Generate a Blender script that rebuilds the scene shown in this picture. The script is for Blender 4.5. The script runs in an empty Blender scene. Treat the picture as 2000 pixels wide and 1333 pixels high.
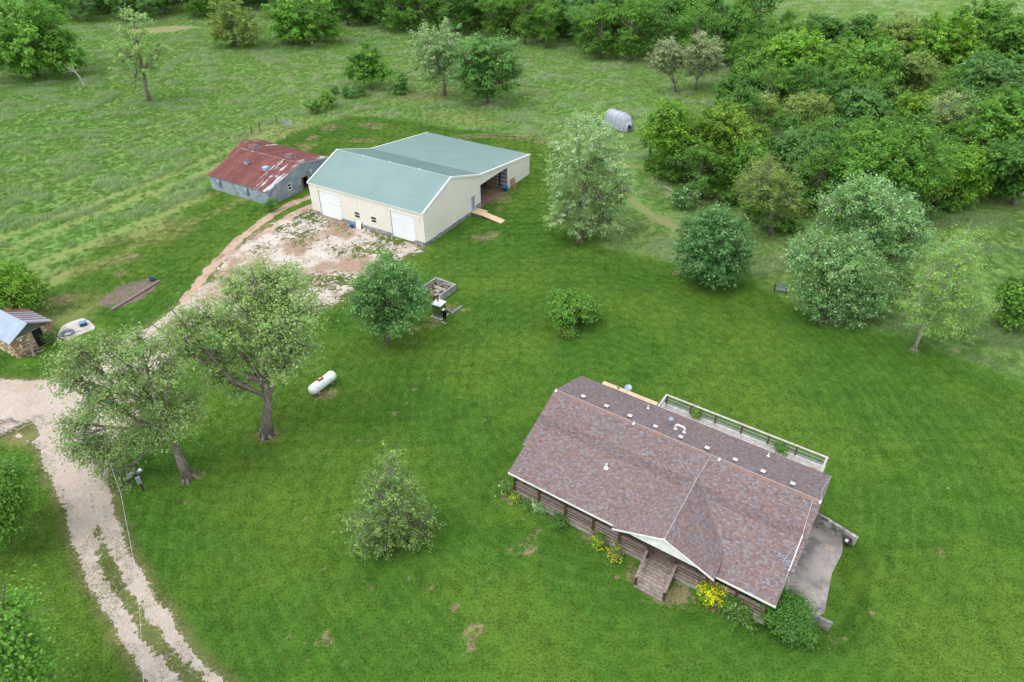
import bpy, math, random
import numpy as np
from mathutils import Matrix, Vector
random.seed(7); np.random.seed(7)
S = bpy.context.scene
C = S.collection
R = math.radians

# ---------------------------------------------------------------- camera, sky, sun
CAM_H, CAM_F, CAM_P, CAM_R = 41.0, 1333.0, R(36.354), R(-.2934)
cp, sp, cr_, sr_ = math.cos(CAM_P), math.sin(CAM_P), math.cos(CAM_R), math.sin(CAM_R)
_r0 = np.array([1., 0, 0]); _u0 = np.array([0, sp, cp]); _f0 = np.array([0, cp, -sp])
_rt = cr_*_r0 + sr_*_u0; _up = cr_*_u0 - sr_*_r0
cd = bpy.data.cameras.new('camera'); cam = bpy.data.objects.new('camera', cd); C.objects.link(cam)
cd.sensor_width = 36; cd.lens = CAM_F/2000*36; cd.clip_start = .5; cd.clip_end = 6000
cam.matrix_world = Matrix(((_rt[0], _up[0], -_f0[0], 0), (_rt[1], _up[1], -_f0[1], 0), (_rt[2], _up[2], -_f0[2], CAM_H), (0, 0, 0, 1)))
S.camera = cam
w = bpy.data.worlds.new('World'); S.world = w; w.use_nodes = True
nt = w.node_tree; bg = nt.nodes['Background']
sky = nt.nodes.new('ShaderNodeTexSky'); sky.sky_type = 'NISHITA'; sky.sun_disc = False
SUN_EL, SUN_AZ = R(62), R(240)      # azimuth clockwise from +Y
sky.sun_elevation = SUN_EL; sky.sun_rotation = SUN_AZ; sky.air_density = 1.0; sky.dust_density = 3.0; sky.ozone_density = .6
hs = nt.nodes.new('ShaderNodeHueSaturation'); hs.inputs['Saturation'].default_value = .35
nt.links.new(sky.outputs[0], hs.inputs['Color']); mxs = nt.nodes.new('ShaderNodeMix'); mxs.data_type = 'RGBA'; mxs.inputs[0].default_value = .78      # an even white overcast veil over the sky
nt.links.new(hs.outputs[0], mxs.inputs[6]); mxs.inputs[7].default_value = (5.6, 5.9, 6.3, 1); nt.links.new(mxs.outputs[2], bg.inputs[0])
bg.inputs[1].default_value = .15
sd = bpy.data.lights.new('sun', 'SUN'); sd.energy = .85; sd.angle = R(27); sd.color = (1, .96, .9)
sun = bpy.data.objects.new('sun', sd); C.objects.link(sun)
sdir = Vector((math.sin(SUN_AZ)*math.cos(SUN_EL), math.cos(SUN_AZ)*math.cos(SUN_EL), math.sin(SUN_EL)))
sun.rotation_euler = sdir.to_track_quat('Z', 'Y').to_euler(); sun.location = (0, 0, 80)
S.view_settings.view_transform = 'Standard'; S.view_settings.look = 'None'; S.view_settings.gamma = 1
S.view_settings.use_curve_mapping = False; S.view_settings.exposure = 1.02

# ---------------------------------------------------------------- helpers
def ray(u, v):
    a = u-1000; b = v-666.5
    uu = cr_*a + sr_*b; vv = -sr_*a + cr_*b
    return np.array([uu/CAM_F, cp-vv/CAM_F*sp, -sp-vv/CAM_F*cp])
CO = np.array([0, 0, CAM_H])
def gp(u, v, z=0.):                       # point of the place seen at (u, v) of the 2000 px photograph, at height z
    d = ray(u, v); return CO + d*(z-CAM_H)/d[2]
def yplane(u, v, y):
    d = ray(u, v); return CO + d*(y/d[1])
def tag(o, label=None, cat=None, group=None, kind=None):
    if label: o['label'] = label
    if cat: o['category'] = cat
    if group: o['group'] = group
    if kind: o['kind'] = kind
    return o
def empty(name, loc, rz=0., label=None, cat=None, group=None):
    o = bpy.data.objects.new(name, None); C.objects.link(o)
    o.location = loc; o.rotation_euler = (0, 0, rz); o.empty_display_size = .5
    return tag(o, label, cat, group)
def nrm(a):
    a = np.asarray(a, float); return a/(np.linalg.norm(a)+1e-12)
class MB:
    def __init__(s): s.v = []; s.f = []; s.t = []
    def add(s, vs, fs, t=(1, 1, 1)):
        n = len(s.v); s.v += [tuple(map(float, p)) for p in vs]
        s.f += [tuple(i+n for i in f) for f in fs]; s.t += [t]*len(fs); return s
    def hexa(s, p, t=(1, 1, 1)):          # 8 corners: bottom ring, top ring
        return s.add(p, [(3, 2, 1, 0), (4, 5, 6, 7), (0, 1, 5, 4), (1, 2, 6, 5), (2, 3, 7, 6), (3, 0, 4, 7)], t)
    def bx(s, x0, x1, y0, y1, z0, z1, t=(1, 1, 1)):
        return s.hexa([(x0, y0, z0), (x1, y0, z0), (x1, y1, z0), (x0, y1, z0), (x0, y0, z1), (x1, y0, z1), (x1, y1, z1), (x0, y1, z1)], t)
    def beam(s, a, b, wd, h, t=(1, 1, 1), up=(0, 0, 1)):
        a = np.asarray(a, float); b = np.asarray(b, float); d = nrm(b-a)
        sd_ = np.cross(d, up)
        if np.linalg.norm(sd_) < 1e-3: sd_ = np.cross(d, (1, 0, 0))
        sd_ = nrm(sd_)*wd/2; u = nrm(np.cross(sd_, d))*h/2
        return s.hexa([a-sd_-u, a+sd_-u, b+sd_-u, b-sd_-u, a-sd_+u, a+sd_+u, b+sd_+u, b-sd_+u], t)
    def slab(s, q, th, t=(1, 1, 1)):      # quad extruded against its normal
        q = [np.asarray(p, float) for p in q]; n = nrm(np.cross(q[1]-q[0], q[3]-q[0]))
        return s.hexa([p-n*th for p in q]+q, t)
    def tube(s, pts, rad, n=6, cap=True, t=(1, 1, 1)):
        pts = [np.asarray(p, float) for p in pts]; k = len(s.v); m = len(pts); vs = []
        if np.isscalar(rad): rad = [rad]*m
        for i, p in enumerate(pts):
            d = nrm(pts[min(i+1, m-1)]-pts[max(i-1, 0)])
            a = np.cross(d, (0.13, .21, 1)) if abs(d[2]) < .9 else np.cross(d, (1, .1, 0)); a = nrm(a); b = np.cross(d, a)
            for j in range(n):
                th = 2*math.pi*j/n; vs.append(p+(a*math.cos(th)+b*math.sin(th))*rad[i])
        fs = [(i*n+j, i*n+(j+1) % n, (i+1)*n+(j+1) % n, (i+1)*n+j) for i in range(m-1) for j in range(n)]
        if cap: fs += [tuple(range(n))[::-1], tuple((m-1)*n+j for j in range(n))]
        return s.add(vs, fs, t)
    def lathe(s, c, prof, n=16, t=(1, 1, 1), ax=None):   # prof (r, z)
        c = np.asarray(c, float)
        if ax is None: X, Y, Z = np.eye(3)
        else:
            Z = nrm(ax); X = nrm(np.cross(Z, (0.1, .2, 1))) if abs(Z[2]) < .95 else np.array([1., 0, 0]); Y = np.cross(Z, X)
        vs = [c+(X*math.cos(2*math.pi*j/n)+Y*math.sin(2*math.pi*j/n))*r+Z*z for r, z in prof for j in range(n)]
        m = len(prof)
        fs = [(i*n+j, i*n+(j+1) % n, (i+1)*n+(j+1) % n, (i+1)*n+j) for i in range(m-1) for j in range(n)]
        if prof[0][0] > 0: fs.append(tuple(range(n))[::-1])
        if prof[-1][0] > 0: fs.append(tuple((m-1)*n+j for j in range(n)))
        return s.add(vs, fs, t)
    def mesh(s, name, mat, smooth=False):
        me = bpy.data.meshes.new(name); me.from_pydata(s.v, [], s.f); me.materials.append(mat)
        at = me.attributes.new('tint', 'FLOAT_COLOR', 'FACE')
        at.data.foreach_set('color', np.c_[np.array(s.t, float).reshape(-1, 3), np.ones(len(s.f))].ravel())
        if smooth: me.polygons.foreach_set('use_smooth', [True]*len(s.f))
        me.update(); return me
    def build(s, name, mat, parent=None, smooth=False, label=None, kind=None, cat=None, group=None, loc=None, rz=0.):
        o = bpy.data.objects.new(name, s.mesh(name, mat, smooth)); C.objects.link(o)
        if parent: o.parent = parent
        if loc is not None: o.location = loc; o.rotation_euler = (0, 0, rz)
        return tag(o, label, cat, group, kind)
def np_mesh(name, V, F, mat, tint=None):  # V (n,3), F (m,k) one face size
    me = bpy.data.meshes.new(name); k = F.shape[1]
    me.vertices.add(len(V)); me.vertices.foreach_set('co', np.ascontiguousarray(V, np.float32).ravel())
    me.loops.add(F.size); me.loops.foreach_set('vertex_index', np.ascontiguousarray(F, np.int32).ravel())
    me.polygons.add(len(F)); me.polygons.foreach_set('loop_start', np.arange(0, F.size, k, dtype=np.int32))
    me.update(calc_edges=True)
    if mat: me.materials.append(mat)
    if tint is not None:
        at = me.attributes.new('tint', 'FLOAT_COLOR', 'FACE')
        at.data.foreach_set('color', np.c_[tint, np.ones(len(tint))].astype(np.float32).ravel())
    return me
def link(name, me, parent=None, loc=None, rot=None):
    o = bpy.data.objects.new(name, me); C.objects.link(o)
    if parent: o.parent = parent
    if loc is not None: o.location = loc
    if rot is not None: o.rotation_euler = rot
    return o
# value noise in numpy
def _h(ix, iy, s):
    n = (ix.astype(np.int64)*374761393 + iy.astype(np.int64)*668265263 + s*982451653) & 0x7fffffff
    n = ((n ^ (n >> 13))*1274126177) & 0x7fffffff
    return ((n ^ (n >> 16)) & 0xffff)/65535.
def vn(x, y, sc, seed=0, octv=3):
    x = np.asarray(x, float)/sc; y = np.asarray(y, float)/sc; r = 0; a = 1; tot = 0
    for o in range(octv):
        ix = np.floor(x); iy = np.floor(y); fx = x-ix; fy = y-iy; fx = fx*fx*(3-2*fx); fy = fy*fy*(3-2*fy)
        v = (_h(ix, iy, seed+o)*(1-fx)+_h(ix+1, iy, seed+o)*fx)*(1-fy)+(_h(ix, iy+1, seed+o)*(1-fx)+_h(ix+1, iy+1, seed+o)*fx)*fy
        r = r+v*a; tot += a; a *= .5; x = x*2.03+11.3; y = y*2.03+5.7
    return r/tot
def G2(pts): return np.array([gp(*p)[:2] for p in pts])
def sdf(x, y, P):                         # signed distance, negative inside
    x = np.asarray(x, float); y = np.asarray(y, float); d = np.full(x.shape, 1e18); ins = np.zeros(x.shape, bool); n = len(P)
    for i in range(n):
        ax, ay = P[i]; bx, by = P[(i+1) % n]; ex, ey = bx-ax, by-ay
        t = np.clip(((x-ax)*ex+(y-ay)*ey)/(ex*ex+ey*ey+1e-12), 0, 1)
        d = np.minimum(d, (x-ax-t*ex)**2+(y-ay-t*ey)**2)
        c = ((ay > y) != (by > y)) & (x < (bx-ax)*(y-ay)/(by-ay+1e-12)+ax); ins ^= c
    d = np.sqrt(d); return np.where(ins, -d, d)
def ldist(x, y, P):
    x = np.asarray(x, float); y = np.asarray(y, float); d = np.full(x.shape, 1e18)
    for i in range(len(P)-1):
        ax, ay = P[i]; bx, by = P[i+1]; ex, ey = bx-ax, by-ay
        t = np.clip(((x-ax)*ex+(y-ay)*ey)/(ex*ex+ey*ey+1e-12), 0, 1)
        d = np.minimum(d, (x-ax-t*ex)**2+(y-ay-t*ey)**2)
    return np.sqrt(d)
def sstep(a, b, x): t = np.clip((x-a)/(b-a), 0, 1); return t*t*(3-2*t)

# ---------------------------------------------------------------- materials
class NG:
    def __init__(s, name):
        s.m = bpy.data.materials.new(name); s.m.use_nodes = True; s.t = s.m.node_tree; s.b = s.t.nodes['Principled BSDF']
        s.b.inputs['Specular IOR Level'].default_value = .3
        s.pos = s.t.nodes.new('ShaderNodeNewGeometry').outputs['Position']
    def put(s, i, v):
        if isinstance(v, bpy.types.NodeSocket): s.t.links.new(v, i)
        elif isinstance(v, (tuple, list)) and len(v) == 3 and i.type == 'RGBA': i.default_value = (*v, 1)
        else: i.default_value = v
    def math(s, op, a, b=0., c=None):
        n = s.t.nodes.new('ShaderNodeMath'); n.operation = op; s.put(n.inputs[0], a); s.put(n.inputs[1], b)
        if c is not None: s.put(n.inputs[2], c)
        return n.outputs[0]
    def noise(s, sc, det=4, rough=.55, vec=None, col=False, dist=0.):
        n = s.t.nodes.new('ShaderNodeTexNoise'); n.inputs['Scale'].default_value = sc; n.inputs['Detail'].default_value = det
        n.inputs['Roughness'].default_value = rough; n.inputs['Distortion'].default_value = dist
        s.t.links.new(vec or s.pos, n.inputs['Vector']); return n.outputs[1 if col else 0]
    def vmul(s, v): # scaled position
        n = s.t.nodes.new('ShaderNodeMapping'); s.t.links.new(s.pos, n.inputs[0]); n.inputs['Scale'].default_value = v; return n.outputs[0]
    def ramp(s, f, a, b):     # smooth 0..1 between a and b
        n = s.t.nodes.new('ShaderNodeMapRange'); n.interpolation_type = 'SMOOTHSTEP'; s.put(n.inputs[0], f)
        n.inputs[1].default_value = a; n.inputs[2].default_value = b; return n.outputs[0]
    def mix(s, f, a, b, mode='MIX'):
        n = s.t.nodes.new('ShaderNodeMix'); n.data_type = 'RGBA'; n.blend_type = mode
        s.put(n.inputs[0], f); s.put(n.inputs[6], a); s.put(n.inputs[7], b); return n.outputs[2]
    def attr(s, name, out=0, ty='GEOMETRY'):
        n = s.t.nodes.new('ShaderNodeAttribute'); n.attribute_name = name; n.attribute_type = ty; return n.outputs[out]
    def bump(s, h, st=.3, dist=.05):
        n = s.t.nodes.new('ShaderNodeBump'); n.inputs['Strength'].default_value = st; n.inputs['Distance'].default_value = dist
        s.t.links.new(h, n.inputs['Height']); s.t.links.new(n.outputs[0], s.b.inputs['Normal'])
    def done(s, col, rough=.7, metal=0.):
        s.put(s.b.inputs['Base Color'], col); s.put(s.b.inputs['Roughness'], rough); s.put(s.b.inputs['Metallic'], metal); return s.m
def M(name, c1, c2=None, sc=3., rough=.7, metal=0., bump=0., bsc=None, spec=.3, stretch=None, c3=None, sc3=.5):
    g = NG(name); c2 = c2 or tuple(x*.75 for x in c1)
    vec = g.vmul(stretch) if stretch else None
    col = g.mix(g.ramp(g.noise(sc, 5, .6, vec), .35, .65), c1, c2)
    if c3: col = g.mix(g.ramp(g.noise(sc3, 4, .6), .52, .66), col, c3)
    col = g.mix(1., col, g.attr('tint'), 'MULTIPLY')
    g.b.inputs['Specular IOR Level'].default_value = spec
    if bump: g.bump(g.noise(bsc or sc*4, 4, .6, vec), bump, .02)
    return g.done(col, rough, metal)

M_white = M('white_paint', (.78, .79, .78), (.66, .67, .66), 2, .45)
M_door = M('white_door_enamel', (.8, .82, .84), (.74, .76, .78), .6, .35)
M_cream = M('cream_siding', (.80, .77, .70), (.76, .73, .66), .35, .45)
M_inner = M('bare_inner_panel', (.5, .52, .55), (.4, .42, .45), 1., .5)
M_green = M('green_steel_roof', (.185, .275, .265), (.21, .30, .29), .25, .38, 0., spec=.5)
M_conc = M('weathered_concrete', (.40, .39, .37), (.22, .21, .20), 1.1, .85, bump=.3, c3=(.12, .115, .11), sc3=2.2)
M_block = M('concrete_block', (.36, .36, .36), (.22, .22, .22), 2.5, .85, bump=.3)
M_patio = M('stained_patio_concrete', (.36, .325, .30), (.25, .22, .21), .9, .8, bump=.15, c3=(.17, .15, .15), sc3=.45)
M_galv = M('galvanised_siding', (.33, .38, .46), (.25, .30, .38), .8, .5, .25, c3=(.40, .43, .47), sc3=.9)
M_galvl = M('pale_galvanised_siding', (.44, .50, .57), (.36, .43, .51), .8, .5, .25, c3=(.30, .33, .33), sc3=1.4)
M_tin = M('bright_galvanised_tin', (.30, .36, .44), (.25, .31, .38), 1.2, .42, .3)
M_wood = M('weathered_brown_wood', (.27, .215, .185), (.17, .13, .11), 3.5, .85, bump=.4, stretch=(1, 1, 4))
M_woodp = M('pale_deck_wood', (.47, .45, .43), (.35, .33, .31), 3, .85, bump=.3)
M_log = M('brown_stained_log', (.20, .135, .095), (.12, .075, .05), 2.2, .7, bump=.4)
M_post = M('dark_brown_post', (.085, .045, .025), (.05, .025, .015), 4, .7)
M_redpost = M('red_brown_post', (.16, .07, .045), (.09, .04, .03), 4, .7)
M_ply = M('fresh_plywood', (.62, .44, .30), (.50, .35, .23), 2.5, .7, bump=.2)
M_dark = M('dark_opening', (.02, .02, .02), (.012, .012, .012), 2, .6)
M_black = M('black_rubber', (.018, .018, .02), (.03, .03, .032), 6, .5, spec=.5)
M_glass = M('dark_window_glass', (.012, .016, .016), (.02, .026, .026), 1, .08, spec=.8)
M_blue = M('blue_plastic', (.02, .17, .50), (.03, .22, .55), 3, .4, spec=.5)
M_navy = M('navy_plastic', (.02, .045, .10), (.03, .07, .15), 5, .45)
M_red = M('red_tank_lid', (.42, .03, .04), (.30, .02, .03), 8, .4)
M_tank = M('white_tank_paint', (.72, .77, .78), (.62, .68, .69), 2.5, .35, c3=(.50, .52, .50), sc3=3.)
M_pallet = M('pallet_wood', (.34, .21, .12), (.24, .14, .08), 5, .85)
M_pvc = M('white_pvc', (.8, .8, .8), (.72, .72, .72), 4, .4)
M_grey = M('grey_metal', (.32, .35, .38), (.25, .28, .31), 4, .4, .5)
M_dkmetal = M('dark_iron', (.05, .05, .055), (.09, .06, .05), 5, .6, .4)
M_tarp = M('grey_tarpaulin', (.36, .39, .46), (.29, .32, .40), 1.2, .45, bump=.5, bsc=1.5, c3=(.36, .39, .45), sc3=1.)
M_stone = M('rubble_stone', (1, 1, 1), (.75, .75, .75), 9, .9, bump=.5)
M_mortar = M('dark_mortar', (.20, .165, .125), (.12, .10, .08), 4, .9)
M_rock = M('pale_limestone', (.42, .39, .35), (.30, .27, .24), 3, .9, bump=.6)
M_bark = M('furrowed_grey_bark', (.24, .205, .18), (.13, .105, .088), 5, .95, bump=.8, stretch=(1, 1, .25))
M_barkp = M('pale_bark', (.26, .225, .20), (.15, .125, .11), 5, .95, bump=.6, stretch=(1, 1, .25))
M_barkw = M('whitish_bark', (.46, .42, .38), (.33, .29, .26), 5, .95, bump=.5, stretch=(1, 1, .25))
M_dead = M('bleached_dead_wood', (.42, .38, .35), (.28, .24, .21), 4, .9)
M_skin = M('skin', (.45, .25, .17), (.42, .22, .15), 5, .6)
M_shirt = M('dark_navy_shirt', (.018, .02, .035), (.03, .032, .05), 8, .9)
M_short = M('black_shorts', (.012, .012, .013), (.02, .02, .02), 8, .9)
M_cap = M('white_cap', (.7, .69, .66), (.6, .6, .58), 8, .8)
M_shoe = M('white_shoe', (.6, .6, .6), (.5, .5, .5), 8, .7)
M_mirror = M('dull_green_reflecting_steel', (.30, .34, .26), (.24, .28, .20), 1.5, .22, .85, spec=.5)
M_plate = M('white_steel_plate', (.60, .61, .63), (.48, .49, .51), 3, .3, .2)
M_soil = M('bare_garden_soil', (.17, .125, .10), (.11, .085, .065), 3, .95, bump=.6, c3=(.05, .11, .02), sc3=1.3)
M_fire = M('split_firewood', (.30, .24, .19), (.12, .08, .06), 9, .9)
M_wire = M('grey_cable', (.42, .44, .45), (.36, .38, .40), 3, .5)

def leafmat(name, rough=.55, trans=.5):
    g = NG(name)
    col = g.attr('tint')
    oi = g.t.nodes.new('ShaderNodeObjectInfo')
    v = g.math('MULTIPLY_ADD', oi.outputs['Random'], .22, .89)
    n = g.t.nodes.new('ShaderNodeVectorMath'); n.operation = 'SCALE'; g.put(n.inputs[0], col); g.put(n.inputs[3], v)
    col = n.outputs[0]
    g.done(col, rough); g.b.inputs['Specular IOR Level'].default_value = .25
    tr = g.t.nodes.new('ShaderNodeBsdfTranslucent'); g.put(tr.inputs[0], col)
    mx = g.t.nodes.new('ShaderNodeMixShader'); mx.inputs[0].default_value = trans
    g.t.links.new(g.b.outputs[0], mx.inputs[1]); g.t.links.new(tr.outputs[0], mx.inputs[2])
    g.t.links.new(mx.outputs[0], g.t.nodes['Material Output'].inputs[0]); return g.m
M_leaf = leafmat('leaves')
def bladesmat(name):
    g = NG(name)
    col = g.mix(1., g.attr('tint'), g.attr('gtint', 0, 'INSTANCER'), 'MULTIPLY')
    g.done(col, .6); g.b.inputs['Specular IOR Level'].default_value = .2
    tr = g.t.nodes.new('ShaderNodeBsdfTranslucent'); g.put(tr.inputs[0], col)
    mx = g.t.nodes.new('ShaderNodeMixShader'); mx.inputs[0].default_value = .25
    g.t.links.new(g.b.outputs[0], mx.inputs[1]); g.t.links.new(tr.outputs[0], mx.inputs[2])
    g.t.links.new(mx.outputs[0], g.t.nodes['Material Output'].inputs[0]); return g.m
M_blade = bladesmat('grass_blades')

# ---------------------------------------------------------------- frames of the buildings
HO = np.array([-.333, 35.519]); HYAW = -.596
hc, hsn = math.cos(HYAW), math.sin(HYAW)
def HP(u, w_): return HO + np.array([hc*u-hsn*w_, hsn*u+hc*w_])
BO = np.array([-10.749, 75.766]); BYAW = 1.035
bc, bs = math.cos(BYAW), math.sin(BYAW)
def BP(u, w_): return BO + np.array([bc*u-bs*w_, bs*u+bc*w_])
RO = np.array([-33.45, 87.6]); SO = np.array([-48.45, 53.15])

# ---------------------------------------------------------------- ground features, in photograph pixels turned into points of the ground
P_lawn = G2([(-200, 1700), (-200, 640), (0, 600), (120, 560), (200, 470), (300, 450), (395, 395), (415, 350), (470, 300), (530, 275), (600, 247), (690, 225), (790, 235),
             (880, 250), (1075, 270), (1130, 330), (1120, 420), (1180, 485), (1290, 505), (1330, 520), (1470, 545), (1540, 590), (1620, 640), (1700, 640), (1800, 672), (2000, 745), (2300, 860), (2300, 1700)])
P_drive = G2([(-150, 735), (0, 740), (60, 745), (125, 738), (180, 705), (240, 665), (300, 635), (345, 600), (385, 560), (430, 545), (480, 600), (430, 640), (380, 660), (330, 700), (285, 780),
              (245, 850), (212, 900), (210, 945), (223, 985), (237, 1042), (266, 1108), (304, 1170), (342, 1222), (380, 1274), (434, 1333), (520, 1430), (345, 1430), (294, 1333), (266, 1288), (209, 1203),
              (180, 1156), (157, 1108), (138, 1037), (123, 985), (109, 956), (82, 900), (78, 880), (60, 865), (0, 835), (-150, 800)])
P_yard = G2([(395, 565), (425, 520), (455, 490), (505, 452), (560, 425), (607, 408), (832, 482), (815, 495), (740, 520), (700, 560), (655, 592), (615, 607), (560, 620), (440, 640), (385, 625)])
L_rutA = G2([(612, 383), (560, 402), (515, 432), (470, 465), (430, 505), (395, 545), (360, 585)])
L_rutB = G2([(622, 398), (575, 418), (528, 448), (482, 482), (440, 525)])
L_back = G2([(885, 267), (925, 263), (965, 263), (1005, 265), (1045, 270), (1085, 279), (1120, 290), (1165, 305), (1215, 325), (1270, 327), (1340, 335), (1390, 330), (1480, 322), (1625, 325), (1700, 322)])
L_back2 = G2([(895, 272), (935, 268), (975, 269), (1015, 272), (1055, 279), (1085, 287)])
L_back3 = G2([(1205, 315), (1225, 345), (1230, 385), (1245, 400), (1280, 425), (1330, 450), (1400, 455)])
L_grassline = G2([(240, 965), (60, 1000)])
DIRT = [  # centre px, radii m, softness
 (942, 465, 1.9, 1.0), (965, 458, 1.2, .9), (973, 408, .9, .5), (647, 249, 2.6, 2.0), (720, 245, 3.2, 1.4), (735, 250, 2.2, .9), (610, 270, 1.6, 1.4), (590, 285, 1.6, 1.2), (705, 275, 3.5, 1.0),
 (640, 767, 1.5, .7), (632, 772, 1.4, .7), (522, 851, 1.5, .8), (372, 930, 1.2, .7), (1132, 470, 1.0, .8), (1383, 553, .6, .5), (1323, 535, .8, .6), (1612, 627, .9, .7), (1785, 684, .6, .5), (1865, 686, .7, .6),
 (1025, 1050, .9, .7), (1030, 1075, .7, .5), (1045, 1035, .6, .4), (1012, 1070, .5, .3), (1330, 1158, 1.1, 1.), (1300, 1165, 1.5, .7), (1238, 1125, .7, .9), (1270, 1150, 1., .6), (1160, 1048, 1.3, .5), (1180, 1055, 1., .5), (1003, 975, 1.4, .5),
 (890, 1185, .8, .5), (925, 1230, .9, 1.2), (915, 1260, .8, .8), (725, 1145, .4, .3), (1395, 1180, 1., .5), (855, 625, 1.1, .8), (845, 635, .9, .5), (815, 640, .9, .35), (800, 645, .5, .3), (905, 605, .8, .4), (880, 600, .8, .6),
 (1840, 1080, .35, .4), (1760, 1220, .3, .3), (1600, 1235, .9, .5), (1630, 1240, .8, .4), (1705, 1195, .3, .25), (270, 990, .3, .3), (362, 984, .35, .3), (1130, 860, .2, .2),
 (260, 500, 1.2, .7), (235, 535, 1.1, .8), (240, 530, .8, .5), (100, 590, 2.5, 1.2), (120, 585, 1.6, 1.), (1320, 380, 2.5, 1.6), (1390, 383, 3., 1.8), (1345, 380, 2., 1.3), (1985, 375, 3.5, 1.6), (300, 60, 9, 3.), (345, 55, 8, 2.5), (1105, 420, .8, .7),
 (980, 390, 2.0, 1.2), (960, 375, 3.5, 2.5), (1415, 1130, .4, .4), (845, 1150, .3, .3), (640, 1250, .5, .4)]
for _k in range(26):                      # worn specks running across the near lawn
    _a = _k/26.; DIRT.append((700+150*_a+random.uniform(-14, 14), 870-130*_a+random.uniform(-12, 12), random.uniform(.12, .3), random.uniform(.1, .22)))
for _k in range(60):
    DIRT.append((random.uniform(560, 840), random.uniform(960, 1320), random.uniform(.08, .26), random.uniform(.07, .2)))
for _k in range(90):
    DIRT.append((random.uniform(880, 1980), random.uniform(640, 1300), random.uniform(.06, .18), random.uniform(.05, .14)))
_D2 = []
for (a, b, rx, ry) in DIRT:               # wide scuffed areas of the near lawn are clusters of small worn spots
    if b > 990 and max(rx, ry) > .45 and not (1150 < a < 1420):
        for _k in range(int(16*rx*ry+5)): _D2.append((a+random.gauss(0, rx*17), b+random.gauss(0, ry*16), random.uniform(.1, .34), random.uniform(.08, .24)))
    else: _D2.append((a, b, rx, ry))
DIRT = _D2
DG = [(gp(a, b)[0], gp(a, b)[1], rx, ry) for a, b, rx, ry in DIRT]
TAN = [(230, 470, 6, 1.), (190, 520, 6, 1.2), (920, 232, 5, 2.), (860, 225, 3, 1.5), (960, 240, 4, 1.), (540, 255, 8, 3), (1300, 430, 3, 1.2), (1340, 455, 3, 1.2),
       (1530, 505, 2, 1), (120, 605, 5, 3), (320, 450, 5, 3), (60, 840, 3, 1.5), (850, 185, 9, 3), (1970, 380, 7, 3)]
TG = [(gp(a, b)[0], gp(a, b)[1], rx, ry) for a, b, rx, ry in TAN]
ANG = R(30)
def blobs(x, y, L, rot=0.):
    v = np.zeros(np.shape(x)); c, s_ = math.cos(rot), math.sin(rot)
    for (a, b, rx, ry) in L:
        dx = np.asarray(x)-a; dy = np.asarray(y)-b; d = np.sqrt(((dx*c+dy*s_)/rx)**2+((-dx*s_+dy*c)/(ry*1.4))**2)
        v = np.maximum(v, 1.5-d)
    return v
P_patio = np.array([HP(20.0, 2.6), HP(22.3, 3.2), HP(22.9, 4.0), HP(22.55, 7.5), HP(22.75, 9.5), HP(22.6, 10.9), HP(20.0, 11.1)])
def gz(x, y):
    x = np.asarray(x, float); y = np.asarray(y, float)
    d = sdf(x, y, P_patio); q0 = x-HO[0]; q1 = y-HO[1]
    wv = -hsn*q0+hc*q1; uv = hc*q0+hsn*q1
    z = -1.04*(1-sstep(.25, 3.4, d))
    z = np.where(wv > 11.15, -1.04*(1-sstep(.1, .5, d)), z)
    z = np.where(uv < 19.6, 0, z)
    r = np.sqrt(x*x+y*y)
    return z+sstep(300, 900, r)*(vn(x, y, 400, 3)*30-8)

L_mid = G2([(178, 960), (185, 1010), (205, 1090), (235, 1150), (275, 1215), (320, 1270), (375, 1333), (430, 1400)])
def f_drive(x, y):
    d = sdf(x, y, P_drive)+(vn(x, y, 1.9, 31, 3)-.5)*.6+(vn(y+x*.6, x-y*.6, .2, 33, 2)-.5)*.5
    strip = -.06+.56*sstep(33.5, 28.5, y)-ldist(x, y, L_mid)+(vn(x, y, 1.2, 37, 3)-.5)*.55+(vn(y+x*.5, x-y*.5, .22, 39, 2)-.5)*.8
    gr = (vn(x, y, 1.6, 41, 3)*.5+vn(y, x, .26, 45, 2)*.5-.76)*3
    e = np.maximum(sdf(x, y, G2([(15, 835), (60, 825), (85, 850), (60, 868), (20, 850)]))*-1-.2+(vn(x, y, .9, 43, 4)-.5)*1.2, -1e3)
    return np.maximum(np.maximum(np.maximum(d, strip), gr), e)
def f_yard(x, y):
    d = sdf(x, y, P_yard)+(vn(x, y, 1.4, 51, 4)-.5)*1.6+(vn(y, x, .3, 53, 2)-.5)*1.8
    nn = vn(x, y, 3.4, 55, 3)*.42+vn(y+x*.5, x-y*.5, .24, 57, 2)*.58+.05*np.exp(-((bc*(x-BO[0])+bs*(y-BO[1]))/3.5)**2)
    return np.maximum(d, (nn-.54)*4)
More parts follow.
